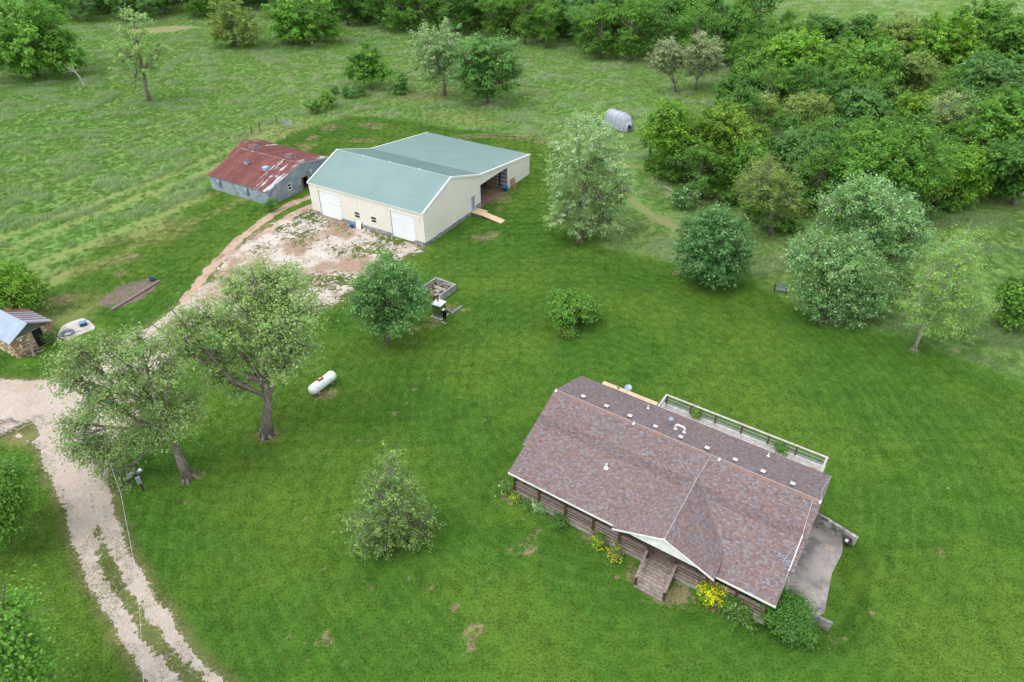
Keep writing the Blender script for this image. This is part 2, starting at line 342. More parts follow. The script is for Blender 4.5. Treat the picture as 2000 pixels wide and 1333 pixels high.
# ---------------------------------------------------------------- ground sheet
def axis(parts):
    out = []
    for a, b, n in parts: out += list(np.linspace(a, b, n, endpoint=False))
    return np.array(out+[parts[-1][1]])
xs = axis([(-3000, -400, 14), (-400, -180, 24), (-180, -60, 150), (-60, 60, 300), (60, 180, 150), (180, 400, 24), (400, 3000, 14)])
ys = axis([(-300, 0, 6), (0, 16, 10), (16, 75, 150), (75, 130, 92), (130, 260, 110), (260, 500, 24), (500, 4500, 22)])
GX, GY = np.meshgrid(xs, ys); gx = GX.ravel(); gy = GY.ravel()
nx, ny = len(xs), len(ys)
idx = np.arange(nx*ny).reshape(ny, nx)
F = np.stack([idx[:-1, :-1], idx[:-1, 1:], idx[1:, 1:], idx[1:, :-1]], -1).reshape(-1, 4)
def cover(x, y):
    d_l = sdf(x, y, P_lawn); mown = 1-sstep(-1., 1.8, d_l + (vn(x, y, 3., 21)-.5)*1.2)
    rut = np.minimum(np.minimum(ldist(x, y, L_back), ldist(x, y, L_back2)), ldist(x, y, L_back3))
    # vehicle lines pressed into the left pasture, running with the barns
    q = -bs*(x-BO[0])+bc*(y-BO[1]); pu = bc*(x-BO[0])+bs*(y-BO[1])
    line = np.zeros(np.shape(x))
    for c0, wd in ((31, 1.2), (36.5, 1.), (44, 1.), (47.5, .9)):
        line = np.maximum(line, np.exp(-((q-c0-(vn(pu, q*0, 30, 5)-.5)*3)/wd)**2)*(pu < 20)*(pu > -75))
    tan = np.clip(blobs(x, y, TG, ANG), 0, 1)
    return mown, rut, line, tan
mown, rut, line, tan = cover(gx, gy)
dirt = blobs(gx, gy, DG, 0.)
dirt = np.maximum(dirt, 1.36-rut/.8)
me = np_mesh('ground', np.c_[gx, gy, gz(gx, gy)], F, None)
grav = np.minimum(f_drive(gx, gy), f_yard(gx, gy))
for nm, arr in (('mown', mown), ('dirt', dirt), ('pressed', line), ('straw', tan), ('gravel', grav)):
    a = me.attributes.new(nm, 'FLOAT', 'POINT'); a.data.foreach_set('value', arr.astype(np.float32))
g = NG('meadow_ground')
mo, di, pr, st = g.attr('mown', 2), g.attr('dirt', 2), g.attr('pressed', 2), g.attr('straw', 2)
big = g.noise(.07, 4, .6); mid = g.noise(.45, 5, .65); fine = g.noise(5., 6, .7); vf = g.noise(16., 4, .7)
lawn = g.mix(g.ramp(mid, .35, .68), (.044, .116, .013), (.066, .156, .018))
lawn = g.mix(g.ramp(big, .42, .60), lawn, (.092, .166, .020))
lawn = g.mix(g.math('MULTIPLY', g.ramp(g.noise(.9, 4, .6), .56, .72), .5), lawn, (.034, .108, .020))
lawn = g.mix(g.ramp(fine, .55, .85), lawn, (.11, .18, .05))
wv = g.t.nodes.new('ShaderNodeTexWave'); wv.wave_type = 'RINGS'; wv.rings_direction = 'Z'; wv.inputs['Scale'].default_value = .36; wv.inputs['Distortion'].default_value = 5; wv.inputs['Detail'].default_value = 3; wv.inputs['Detail Scale'].default_value = .35
mpp = g.t.nodes.new('ShaderNodeMapping'); mpp.inputs['Location'].default_value = (-8, -38, 0); mpp.inputs['Scale'].default_value = (1, .8, 1); g.t.links.new(g.pos, mpp.inputs[0]); g.t.links.new(mpp.outputs[0], wv.inputs[0])
lawn = g.mix(g.math('MULTIPLY', g.ramp(wv.outputs[1], .45, .95), .3), lawn, (.10, .18, .028))
lawn = g.mix(g.math('MULTIPLY', g.ramp(g.noise(7., 3, .6), .54, .64), .75), lawn, (.012, .045, .006))
rough_ = g.mix(g.ramp(g.noise(2.2, 6, .7), .3, .7), (.105, .205, .046), (.14, .24, .065))
rough_ = g.mix(g.ramp(big, .4, .6), rough_, (.15, .22, .065))
col = g.mix(mo, rough_, lawn)
col = g.mix(g.math('MULTIPLY', g.ramp(g.math('MULTIPLY_ADD', g.noise(1.2, 5, .7), .9, st), .75, 1.5), .6), col, (.21, .20, .08))
col = g.mix(g.math('MULTIPLY', g.ramp(g.math('MULTIPLY_ADD', mid, .8, pr), .7, 1.3), .6), col, (.20, .22, .07))
dm = g.math('ADD', di, g.math('MULTIPLY', g.math('SUBTRACT', g.noise(2.6, 8, .8), .52), 4.2))
soil = g.mix(g.ramp(fine, .35, .65), (.36, .25, .17), (.22, .15, .10))
col = g.mix(g.math('MULTIPLY', g.ramp(dm, .55, 1.1), .72), col, soil)
col = g.mix(g.math('MULTIPLY', g.ramp(vf, .5, .8), .35), col, (.03, .08, .012))
gd = g.attr('gravel', 2); col = g.mix(g.math('MULTIPLY', g.ramp(gd, 1.1, .2), g.math('MULTIPLY_ADD', fine, .5, .3)), col, (.15, .12, .06)); fr = g.math('SUBTRACT', g.math('MULTIPLY', g.noise(5.5, 6, .75), 1.6), g.math('MULTIPLY_ADD', gd, .42, .52))
col = g.mix(g.math('MULTIPLY', g.ramp(fr, .25, .42), g.ramp(gd, 2.2, .8)), col, g.mix(g.ramp(fine, .35, .65), (.46, .38, .32), (.30, .22, .17)))
g.bump(g.math('ADD', g.math('MULTIPLY', mid, .6), fine), .4, .1)
g.b.inputs['Specular IOR Level'].default_value = .1
me.materials.append(g.done(col, .95))
tag(link('ground', me), kind='structure')

# ---------------------------------------------------------------- gravel sheets with ragged edges
def sheet(name, field, x0, x1, y0, y1, h, z, mat):
    X = np.arange(x0, x1, h); Y = np.arange(y0, y1, h); A, B = np.meshgrid(X, Y); f = field(A, B)
    V = []; Fs = []; n = {}
    nxx = len(X); ins = f < 0
    cnt = ins[:-1, :-1]*1+ins[:-1, 1:]+ins[1:, 1:]+ins[1:, :-1]
    def vid(key, p):
        if key not in n: n[key] = len(V); V.append(p)
        return n[key]
    for j, i in zip(*np.nonzero(cnt)):
        cs = [(j, i), (j, i+1), (j+1, i+1), (j+1, i)]; poly = []
        for k in range(4):
            a, b = cs[k], cs[(k+1) % 4]; fa, fb = f[a], f[b]
            if fa < 0: poly.append(vid(a, (X[a[1]], Y[a[0]], z)))
            if (fa < 0) != (fb < 0):
                t = fa/(fa-fb); key = (min(a, b), max(a, b))
                poly.append(vid(key, (X[a[1]]+t*(X[b[1]]-X[a[1]]), Y[a[0]]+t*(Y[b[0]]-Y[a[0]]), z)))
        if len(poly) > 2: Fs.append(poly)
    m_ = bpy.data.meshes.new(name); m_.from_pydata(V, [], Fs); m_.materials.append(mat)
    at = m_.attributes.new('tint', 'FLOAT_COLOR', 'FACE'); at.data.foreach_set('color', [1.]*(4*len(Fs)))
    return tag(link(name, m_), kind='structure')
def gravel(name, a, b, c, dirt_c=(.30, .19, .13), dsc=.25, lo=.55, hi=.7):
    g = NG(name); f_ = g.noise(17., 6, .75); m_ = g.noise(1.1, 5, .65)
    col = g.mix(g.ramp(f_, .3, .7), a, b); col = g.mix(g.math('MULTIPLY', g.ramp(m_, .45, .7), .6), col, c)
    col = g.mix(g.ramp(g.math('MULTIPLY_ADD', m_, .25, g.noise(dsc, 4, .6)), lo+.12, hi+.12), col, dirt_c)
    vo = g.t.nodes.new('ShaderNodeTexVoronoi'); vo.inputs['Scale'].default_value = 14; g.t.links.new(g.pos, vo.inputs[0])
    col = g.mix(.14, col, g.mix(g.ramp(vo.outputs[1], .2, .8), (.1, .09, .08), (.7, .66, .62)))
    g.bump(f_, .25, .03); g.b.inputs['Specular IOR Level'].default_value = .1
    return g.done(col, .95)
M_gravel = gravel('drive_gravel', (.43, .355, .30), (.35, .285, .24), (.47, .395, .34), (.33, .25, .19), .12)
M_yard = gravel('yard_gravel', (.54, .48, .43), (.38, .325, .28), (.62, .565, .52), (.28, .18, .12), .16, .47, .60)
M_rut = gravel('rut_soil', (.42, .28, .20), (.34, .22, .15), (.46, .32, .24), (.28, .18, .12), .2)
sheet('gravel_driveway', f_drive, -66, -12, 17, 66, .11, .008, M_gravel)
sheet('gravel_yard', f_yard, -46, -8, 55, 96, .12, .016, M_yard)
def f_rut(x, y):
    d = np.minimum(ldist(x, y, L_rutA), ldist(x, y, L_rutB))-.62+(vn(x, y, 1.1, 61, 4)-.5)*.9
    return d
sheet('dirt_track', f_rut, -48, -22, 60, 96, .15, .012, M_rut)
def f_soil(x, y):
    return np.minimum(sdf(x, y, G2([(190, 590), (235, 558), (290, 543), (315, 551), (285, 580), (225, 608)]))+(vn(x, y, 1.2, 71, 4)-.5)*1.6, 9)
sheet('garden_bed', f_soil, -54, -40, 58, 74, .15, .012, M_soil)
o = MB()
o.v = []; pz = [(*p, -.93) for p in P_patio]; o.add([(p[0], p[1], -1.1) for p in pz]+pz, [tuple(range(7, 14))]+[(i, (i+1) % 7, (i+1) % 7+7, i+7) for i in range(7)])
o.build('patio', M_patio, kind='structure')

# ---------------------------------------------------------------- grass: blades as instances on points
def inst(name, pts, yaw, scl, tint, protos, label):
    me = bpy.data.meshes.new(name); me.vertices.add(len(pts)); me.vertices.foreach_set('co', np.asarray(pts, np.float32).ravel())
    a = me.attributes.new('yaw', 'FLOAT', 'POINT'); a.data.foreach_set('value', yaw.astype(np.float32))
    a = me.attributes.new('scl', 'FLOAT', 'POINT'); a.data.foreach_set('value', scl.astype(np.float32))
    a = me.attributes.new('gtint', 'FLOAT_COLOR', 'POINT'); a.data.foreach_set('color', np.c_[tint, np.ones(len(tint))].astype(np.float32).ravel())
    me.materials.append(M_blade)
    o = link(name, me); tag(o, label, 'grass', kind='stuff')
    ng = bpy.data.node_groups.new(name+'_scatter', 'GeometryNodeTree')
    ng.interface.new_socket('Geometry', in_out='INPUT', socket_type='NodeSocketGeometry'); ng.interface.new_socket('Geometry', in_out='OUTPUT', socket_type='NodeSocketGeometry')
    N = ng.nodes; L = ng.links; gi = N.new('NodeGroupInput'); go = N.new('NodeGroupOutput')
    ip = N.new('GeometryNodeInstanceOnPoints'); L.new(gi.outputs[0], ip.inputs['Points'])
    oi = N.new('GeometryNodeObjectInfo'); oi.inputs['Object'].default_value = protos; oi.inputs['As Instance'].default_value = True
    L.new(oi.outputs['Geometry'], ip.inputs['Instance'])
    ya = N.new('GeometryNodeInputNamedAttribute'); ya.data_type = 'FLOAT'; ya.inputs[0].default_value = 'yaw'
    sc = N.new('GeometryNodeInputNamedAttribute'); sc.data_type = 'FLOAT'; sc.inputs[0].default_value = 'scl'
    cx = N.new('ShaderNodeCombineXYZ'); L.new(ya.outputs[0], cx.inputs[2]); L.new(cx.outputs[0], ip.inputs['Rotation'])
    L.new(sc.outputs[0], ip.inputs['Scale']); L.new(ip.outputs[0], go.inputs[0])
    md = o.modifiers.new('scatter', 'NODES'); md.node_group = ng
    return o
def blades(n, rad, hmin, hmax, wd, lean, windv, c1, c2, c3=None, f3=0., seed=1, square=False):
    r = np.random.RandomState(seed)
    if square: px = r.uniform(-rad, rad, n); py = r.uniform(-rad, rad, n)
    else:
        a = r.uniform(0, 6.283, n); q = rad*np.sqrt(r.uniform(0, 1, n)); px = q*np.cos(a); py = q*np.sin(a)
    b = r.uniform(0, 6.283, n); h = r.uniform(hmin, hmax, n); wv = wd*r.uniform(.6, 1.4, n)
    lx = np.cos(b)*lean*h*r.uniform(.2, 1, n)+windv[0]*h; ly = np.sin(b)*lean*h*r.uniform(.2, 1, n)+windv[1]*h
    ca = r.uniform(0, 3.14, n); sx = np.cos(ca)*wv/2; sy = np.sin(ca)*wv/2
    V = np.stack([np.c_[px-sx, py-sy, 0*px-.02], np.c_[px+sx, py+sy, 0*px-.02], np.c_[px+lx, py+ly, h]], 1).reshape(-1, 3)
    F = np.arange(3*n).reshape(-1, 3); t = r.uniform(0, 1, (n, 1)); col = np.array(c1)*(1-t)+np.array(c2)*t
    if c3: k = r.uniform(0, 1, n) < f3; col[k] = c3
    return bpy.data.objects.new('blades_%d' % seed, np_mesh('blades_%d' % seed, V, F, M_blade, col*r.uniform(.75, 1.25, (n, 1))))
obst = [(np.array([HP(-.3, .2), HP(20, .2), HP(20, 15.2), HP(-.3, 15.2)])), np.array([BP(0, 0), BP(26.4, 0), BP(26.4, 18.7), BP(0, 18.7)]),
        np.array([BP(0, 0)-BO+RO, BP(12.4, 0)-BO+RO, BP(12.4, 15.5)-BO+RO, BP(0, 15.5)-BO+RO]), np.array([BP(0, 0)-BO+SO, BP(4.2, 0)-BO+SO, BP(4.2, 4.2)-BO+SO, BP(0, 4.2)-BO+SO]), P_patio,
        G2([(104, 662), (114, 630), (160, 610), (196, 640), (175, 662), (132, 680)])]
def clear(x, y, m=.2):
    k = np.ones(len(x), bool)
    for P in obst: k &= sdf(x, y, P) > m
    k &= (f_drive(x, y) > .05) | (y > 66); k &= (f_yard(x, y) > .05); k &= f_rut(x, y) > .0; k &= f_soil(x, y) > 0
    return k
def inview(x, y, z=0., pad=60):
    P = np.c_[x, y, np.full(len(x), z)]-CO
    zz = P@_f0; u = (P@_rt)/zz*CAM_F+1000; v = -(P@_up)/zz*CAM_F+666.5
    return (zz > 1) & (u > -pad) & (u < 2000+pad) & (v > -pad) & (v < 1333+pad)
# pasture
n = 420000
px = np.random.uniform(-185, 185, n); py = np.random.uniform(45, 262, n)
k = inview(px, py) & (np.random.uniform(0, 1, n) < np.clip(1.25-(py-60)/330, .35, 1)); px, py = px[k], py[k]
k = (sdf(px, py, P_lawn) > .15) & clear(px, py); px, py = px[k], py[k]
mw, rt, ln, tn = cover(px, py)
k = (rt > 1.0+np.random.uniform(-.3, .6, len(px))) & (blobs(px, py, DG) < .7) & ((ln < .35) | (np.random.uniform(0, 1, len(px)) < .25)); px, py, tn, ln = px[k], py[k], tn[k], ln[k]
cl = vn(px, py*1.3, 3.2, 77, 2); pale = sstep(.50, .68, cl); big_ = vn(px, py, 40, 79, 3)
right = sstep(20, 45, px)*(py < 115)
tint = np.stack([.18+.15*pale+.08*big_, .345+.115*pale+.04*big_, .07+.14*pale+.045*big_], 1)
tint = tint*(1-.45*right[:, None])+np.array([.06, .17, .03])*.45*right[:, None]
tint = tint*(1-.35*tn[:, None])+np.array([.28, .30, .10])*.35*tn[:, None]
tint *= np.random.uniform(.8, 1.2, (len(px), 1))
scl = (.5+.42*pale)*np.random.uniform(.7, 1.3, len(px))*(1-.4*tn)
B_tuft = blades(34, .60, .18, .5, .07, .8, (.55, -.25), (.82, .88, .8), (1.2, 1.12, 1.2), seed=5)
inst('meadow_grass', np.c_[px, py, px*0], np.random.uniform(-.5, .5, len(px)), scl, tint, B_tuft, 'long pale tufted pasture grass bent by the wind around the mown lawn')
# lawn
h = 1.5
X, Y = np.meshgrid(np.arange(-72, 66, h), np.arange(15, 125, h)); px = X.ravel()+np.random.uniform(-.3, .3, X.size); py = Y.ravel()+np.random.uniform(-.3, .3, X.size)
k = inview(px, py) & (sdf(px, py, P_lawn) < -.4) & clear(px, py, .8); px, py = px[k], py[k]
B_lawn = blades(620, .95, .03, .085, .05, 1.2, (.1, .05), (.8, .85, .8), (1.2, 1.15, 1.2), (2.2, 1.7, 2.4), .05, seed=6, square=True)
q1 = vn(px, py, 5, 81, 3)[:, None]; q2 = vn(px, py, 16, 83, 2)[:, None]
tint = np.array([.044, .126, .016])*(1-q1)+np.array([.072, .165, .022])*q1; tint = tint*(1-q2*.6)+np.array([.110, .185, .026])*q2*.6; tint *= (1+.11*(vn(px, py, 14, 97, 2)-.25)*np.sin(np.hypot(px-8, (py-38)*.8)*2.2/1.0+vn(px, py, 12, 91, 2)*9))[:, None]
inst('lawn_grass', np.c_[px, py, gz(px, py)], np.random.uniform(0, 6.28, len(px)), np.random.uniform(.9, 1.1, len(px)), tint, B_lawn, 'short bright green mown grass of the wide lawn')

# ---------------------------------------------------------------- trees
def leaf_arrays(P, r, ll, lw, upb, ax=None, out=None):
    n = len(P); N = r.normal(size=(n, 3))*.38+(0 if out is None else out*.75); N[:, 2] += upb*.9; N /= np.linalg.norm(N, axis=1)[:, None]
    T = r.normal(size=(n, 3)) if ax is None else ax+r.normal(size=(n, 3))*.5
    T -= (T*N).sum(1)[:, None]*N; T /= np.linalg.norm(T, axis=1)[:, None]+1e-9; B = np.cross(N, T)
    L = ll*r.uniform(.6, 1.3, (n, 1))/2; W = lw*r.uniform(.6, 1.3, (n, 1))/2
    V = np.stack([P-T*L, P+B*W+T*L*.1, P+T*L, P-B*W+T*L*.1], 1).reshape(-1, 3)
    return V, np.arange(4*n).reshape(-1, 4)
STY = {   # leaf length, width, clump radius (m), clump flatness, colours, light share, bark, up bias, leaf droop axis
 'elm':    dict(ll=.26, lw=.14, cl=.48, c=((.17, .275, .085), (.25, .36, .13)), c3=(.36, .44, .24), f3=.2, bark=M_bark, up=.5),
 'maple':  dict(ll=.27, lw=.22, cl=.42, c=((.085, .20, .058), (.14, .28, .095)), c3=(.28, .42, .18), f3=.18, bark=M_bark, up=.7),
 'silver': dict(ll=.28, lw=.17, cl=.40, c=((.19, .31, .11), (.28, .40, .18)), c3=(.48, .58, .40), f3=.2, bark=M_barkp, up=.5),
 'silverd':dict(ll=.28, lw=.18, cl=.42, c=((.12, .24, .075), (.20, .34, .14)), c3=(.42, .54, .36), f3=.17, bark=M_barkp, up=.5),
 'round':  dict(ll=.27, lw=.20, cl=.36, c=((.065, .18, .055), (.13, .265, .095)), c3=(.26, .42, .20), f3=.18, bark=M_bark, up=.7),
 'bud':    dict(ll=.19, lw=.14, cl=.28, c=((.12, .22, .05), (.21, .32, .10)), c3=(.36, .48, .18), f3=.25, bark=M_barkp, up=.5),
 'pale':   dict(ll=.21, lw=.13, cl=.40, c=((.17, .31, .07), (.25, .40, .11)), c3=(.40, .50, .24), f3=.15, bark=M_barkw, up=.5),
 'bright': dict(ll=.30, lw=.20, cl=.50, c=((.11, .245, .022), (.165, .32, .036)), c3=(.26, .41, .08), f3=.15, bark=M_bark, up=.8),
 'yellow': dict(ll=.34, lw=.22, cl=.55, c=((.10, .215, .018), (.16, .28, .030)), c3=(.28, .38, .06), f3=.2, bark=M_bark, up=.8),
 'olive':  dict(ll=.32, lw=.13, cl=.55, c=((.15, .24, .05), (.22, .31, .085)), c3=(.32, .38, .15), f3=.2, bark=M_barkp, up=.4),
 'green':  dict(ll=.36, lw=.22, cl=.70, c=((.080, .20, .024), (.125, .27, .040)), c3=(.21, .35, .07), f3=.15, bark=M_bark, up=.8),
 'dark':   dict(ll=.38, lw=.26, cl=.70, c=((.058, .160, .026), (.095, .22, .040)), c3=(.15, .29, .06), f3=.12, bark=M_bark, up=.8),
 'blue':   dict(ll=.34, lw=.21, cl=.60, c=((.085, .205, .05), (.135, .275, .075)), c3=(.21, .35, .12), f3=.15, bark=M_bark, up=.8),
 'greypale': dict(ll=.30, lw=.14, cl=.45, c=((.20, .26, .13), (.28, .33, .18)), c3=(.38, .42, .28), f3=.2, bark=M_barkp, up=.5),
}
def nrm_rows(a): return a/(np.linalg.norm(a, axis=1)[:, None]+1e-9)
def tree_parts(seed, bl, trunk, tr, nleaf, sty, twig=1., clump=1., dens=None, bark=None, ls=1.):
    """bl: (centre, (rx,ry,rz)); trunk: polyline from the base; all local to the base"""
    st = STY[sty]; r = np.random.RandomState(seed); W = MB(); trunk = [np.array(p, float) for p in trunk]
    k = len(trunk); rad = [tr*(1.35 if i == 0 else 1)*(1-.55*i/max(k-1, 1)) for i in range(k)]
    W.tube(trunk, rad, 9)
    for a_ in range(5):                      # root flare
        th = a_*1.256+r.uniform(0, 1); d = np.array([math.cos(th), math.sin(th), 0])
        W.tube([trunk[0]+d*tr*.5+[0, 0, tr*1.6], trunk[0]+d*tr*1.5+[0, 0, .02], trunk[0]+d*tr*2.4+[0, 0, -.08]], [tr*.5, tr*.3, tr*.08], 5)
    PT = []; AX = []; TI = []; OU = []
    vol = np.array([max(b[1][0]*b[1][1]*b[1][2], .01)**.72 for b in bl]); vol /= vol.sum(); c1, c2 = map(np.array, st['c'])
    hub = []
    for (c, rr), f in zip(bl, vol):
        c = np.array(c, float); rr = np.array(rr, float)
        s0 = trunk[-1] if (len(hub) < 2 or r.rand() < .5 or c[2] < trunk[-1][2]) else hub[int(np.argmin([np.linalg.norm(h-c*.8) for h in hub]))]
        if k > 2 and r.rand() < .45: s0 = trunk[-2]
        if c[2] < s0[2]: s0 = trunk[max(1, k//2)] if trunk[max(1, k//2)][2] < c[2]+1 else trunk[-2]
        m_ = (s0+c)/2+r.normal(size=3)*np.linalg.norm(c-s0)*.08; m_[2] -= .05*np.linalg.norm(c-s0)
        lr = tr*.42*max(.35, min(1, np.linalg.norm(c-s0)/5)); W.tube([s0, m_, c, c+(c-m_)*.5], [lr, lr*.75, lr*.45, lr*.1], 6, False); hub.append(c)
        ncl = max(6, int(nleaf*f/(38*clump)))
        D = r.normal(size=(ncl, 3)); D /= np.linalg.norm(D, axis=1)[:, None]; D[:, 2] = np.where(D[:, 2] < 0, D[:, 2]*.75, D[:, 2])
        q = r.uniform(.15, 1, (ncl, 1))**.42; CC = c+D*rr*q
        nb = int(min(ncl, (7+18*f*len(bl))*twig))
        for i in range(nb):
            e = CC[i]; a0 = m_+(c-m_)*r.uniform(.2, 1.2); mm = (a0+e)/2+r.normal(size=3)*.12*np.linalg.norm(e-a0)
            W.tube([a0, mm, e], [min(lr*.3, .06), min(lr*.18, .035), .01], 4, False)
            for _ in range(2):
                W.tube([mm+(e-mm)*r.rand(), e+r.normal(size=3)*st['cl']*1.3], [.014, .006], 3, False)
        nl = int(nleaf*f/ncl)+1; cs = st['cl']*clump*r.uniform(.6, 1.5, (ncl, 1))
        P = CC[:, None, :]+r.normal(size=(ncl, nl, 3))*(cs*[1, 1, .55])[:, None, :]*.52+D[:, None, :]*r.normal(size=(ncl, nl, 1))*(cs*.75)[:, None, :]
        br = r.uniform(.78, 1.2, (ncl, 1, 1)); tt = r.uniform(0, 1, (ncl, nl, 1)); hue = r.uniform(-.1, .1, (ncl, 1, 1))
        col = (c1*(1-tt)+c2*tt)*br*(1+hue*[1.4, .1, -.6]); l3 = r.uniform(0, 1, (ncl, nl)) < st['f3']*r.uniform(0., 1.6, (ncl, 1)); col[l3] = np.array(st['c3'])*r.uniform(.8, 1.15, (int(l3.sum()), 1))
        PT.append(P.reshape(-1, 3)); OU.append(nrm_rows((P-CC[:, None, :]).reshape(-1, 3))*.6+np.repeat(nrm_rows(D), nl, 0)*.5); TI.append(col.reshape(-1, 3)); AX.append(np.repeat(D, nl, 0)*.6+[.3, -.1, -.1])
    P = np.concatenate(PT); T = np.concatenate(TI); A = np.concatenate(AX)
    kk = P[:, 2] > .12; P, T, A, O_ = P[kk], T[kk], A[kk], np.concatenate(OU)[kk]
    T = T*np.array([1.38, 1.38, 1.25]); V, F = leaf_arrays(P, r, st['ll']*ls, st['lw']*ls, st['up'], A, O_)
    return W.mesh('trunk', bark or st['bark'], True), np_mesh('crown', V, F, M_leaf, np.clip(T, 0, .9))
def plant(name, base, meshes, label, cat='tree', group=None, rz=0., sc=1., parts=('trunk', 'crown')):
    t = empty(name, base, rz, label, cat, group)
    if sc != 1.: t.scale = (sc if np.isscalar(sc) else sc) if not np.isscalar(sc) else (sc, sc, sc)
    for m_, nm in zip(meshes, parts): link(nm, m_, t)
    return t
def hero(bpx, circ, trunkpx, tr, nleaf, sty, label, seed, group=None, name='tree', dep=.75, rs=1., cat='tree', **kw):
    b = gp(*bpx); r = random.Random(seed); bl = []
    for (x, y, q) in circ:
        c = yplane(x, y, b[1]); dist = np.linalg.norm(c-CO); rr = q*dist/CAM_F*rs*(_f0@nrm(c-CO))
        off = r.uniform(-1, 1)*dep*rr*1.2; d = nrm(c-CO); c = c+d*off      # spread in depth, as a crown is
        rr *= 1.18; c = c-b; c[2] = max(c[2], rr*.5); bl.append((c, (rr, rr, rr*.9)))
    kw.setdefault('ls', max(.88, np.linalg.norm(b-CO)/95)); nleaf = int(nleaf*1.2); tp = [np.zeros(3)]+[yplane(x, y, b[1])-b for x, y in trunkpx]
    return plant(name, b, tree_parts(seed, bl, tp, tr, nleaf, sty, **kw), label, cat, group)
hero((522, 850), [(500, 560, 46), (462, 575, 38), (560, 562, 50), (535, 620, 48), (470, 640, 44), (410, 625, 44), (365, 640, 40), (345, 668, 34), (425, 690, 44), (490, 690, 38), (585, 615, 40), (585, 680, 36), (552, 715, 36), (470, 745, 38), (430, 730, 30), (545, 660, 40), (520, 545, 34)],
     [(521, 812), (524, 775), (520, 750), (535, 690)], .46, 25000, 'elm', 'largest wind swept grey green elm with a thick furrowed trunk left of the white tank', 11, clump=1.1)
hero((368, 935), [(160, 695, 40), (135, 735, 30), (222, 680, 34), (275, 680, 36), (325, 720, 34), (250, 740, 36), (185, 770, 38), (160, 830, 36), (165, 870, 34), (215, 890, 36), (262, 850, 36), (310, 835, 40), (352, 815, 34), (300, 775, 34), (235, 935, 26), (370, 780, 28), (240, 800, 30)],
     [(352, 898), (338, 862), (330, 835), (300, 790)], .38, 21500, 'elm', 'elm leaning left over the gravel driveway above the utility post', 12, clump=1.1)
hero((758, 672), [(757, 515, 28), (752, 548, 46), (738, 590, 48), (785, 590, 46), (712, 592, 28), (760, 620, 38), (800, 555, 26), (720, 560, 26), (812, 600, 22), (735, 625, 24)], [(757, 645), (756, 615), (756, 560)], .17, 15000, 'maple',
     'young dark green maple standing alone beside the wood furnace', 13, twig=.7)
hero((760, 1065), [(768, 890, 24), (760, 925, 42), (772, 965, 54), (790, 1005, 56), (730, 1010, 50), (712, 1045, 42), (820, 1030, 44), (770, 1050, 56), (745, 965, 40)], [(760, 1045), (763, 1010), (766, 950)], .2, 12000, 'bud',
     'sparse budding tree with light green tips on the open lawn near the bottom', 14, twig=2.2, clump=.8, dep=1.1)
hero((1132, 470), [(1150, 240, 30), (1130, 275, 46), (1172, 280, 44), (1110, 325, 42), (1150, 325, 52), (1190, 335, 34), (1100, 370, 30), (1135, 385, 50), (1180, 390, 42), (1225, 345, 18), (1215, 375, 24), (1105, 425, 36), (1150, 430, 44), (1188, 432, 28)],
     [(1133, 440), (1138, 400), (1146, 330), (1150, 250)], .36, 31000, 'silver', 'tall silvery green maple right of the cream barn, hiding part of the tarp covered boat', 15)
hero((1383, 553), [(1393, 432, 36), (1365, 460, 40), (1422, 462, 40), (1393, 480, 62), (1350, 500, 34), (1436, 505, 34), (1393, 518, 42), (1375, 525, 30), (1415, 530, 28)], [(1384, 530), (1388, 505), (1392, 450)], .2, 26000, 'round',
     'round dense dark green maple at the lawn edge, left of the black bench', 16, twig=.5)
hero((1722, 560), [(1690, 385, 44), (1655, 395, 38), (1640, 430, 36), (1740, 410, 44), (1775, 430, 32), (1700, 450, 58), (1765, 470, 42), (1790, 455, 24), (1740, 500, 40), (1620, 400, 22)], [(1720, 530), (1715, 500), (1705, 430)], .3, 25000, 'silverd',
     'broad silvery maple standing behind another silvery maple on the right', 17)
hero((1610, 622), [(1660, 490, 36), (1585, 490, 38), (1560, 510, 26), (1625, 525, 46), (1585, 555, 38), (1690, 530, 40), (1655, 570, 44), (1700, 580, 34), (1615, 595, 38), (1665, 610, 30), (1725, 565, 26), (1580, 595, 22)], [(1612, 600), (1620, 570), (1632, 530)], .3, 25000, 'silverd',
     'silvery maple with drooping front boughs nearest the lawn on the right', 18)
hero((1785, 683), [(1885, 465, 26), (1872, 505, 38), (1850, 545, 42), (1890, 560, 36), (1845, 590, 44), (1885, 610, 36), (1820, 620, 36), (1855, 640, 26), (1800, 590, 28), (1815, 545, 26), (1915, 590, 20), (1835, 500, 24)], [(1799, 650), (1808, 628), (1830, 590)], .16, 16000, 'pale',
     'slender pale green tree with a bare leaning white trunk at the right lawn edge', 19, clump=1.2)
hero((22, 612), [(5, 545, 30), (35, 545, 30), (62, 568, 26), (20, 575, 32), (75, 590, 12), (-20, 575, 30)], [(22, 590), (22, 560)], .15, 8000, 'bright', 'bright green shrubby tree behind the stone shed', 20)
hero((-50, 1060), [(5, 930, 26), (-5, 970, 34), (18, 985, 20), (-30, 1000, 48), (0, 1015, 26), (-60, 950, 45)], [(-50, 1020), (-40, 970)], .3, 17000, 'green', 'leafy tree cut by the left edge beside the driveway', 21, ls=.66)
hero((-40, 1420), [(5, 1190, 24), (0, 1225, 34), (35, 1265, 28), (10, 1300, 46), (50, 1295, 30), (-40, 1280, 50), (40, 1340, 40), (-20, 1360, 60)], [(-30, 1360), (-10, 1290)], .3, 22000, 'green', 'leafy tree cut by the bottom left corner', 22, clump=1.3, ls=.62)
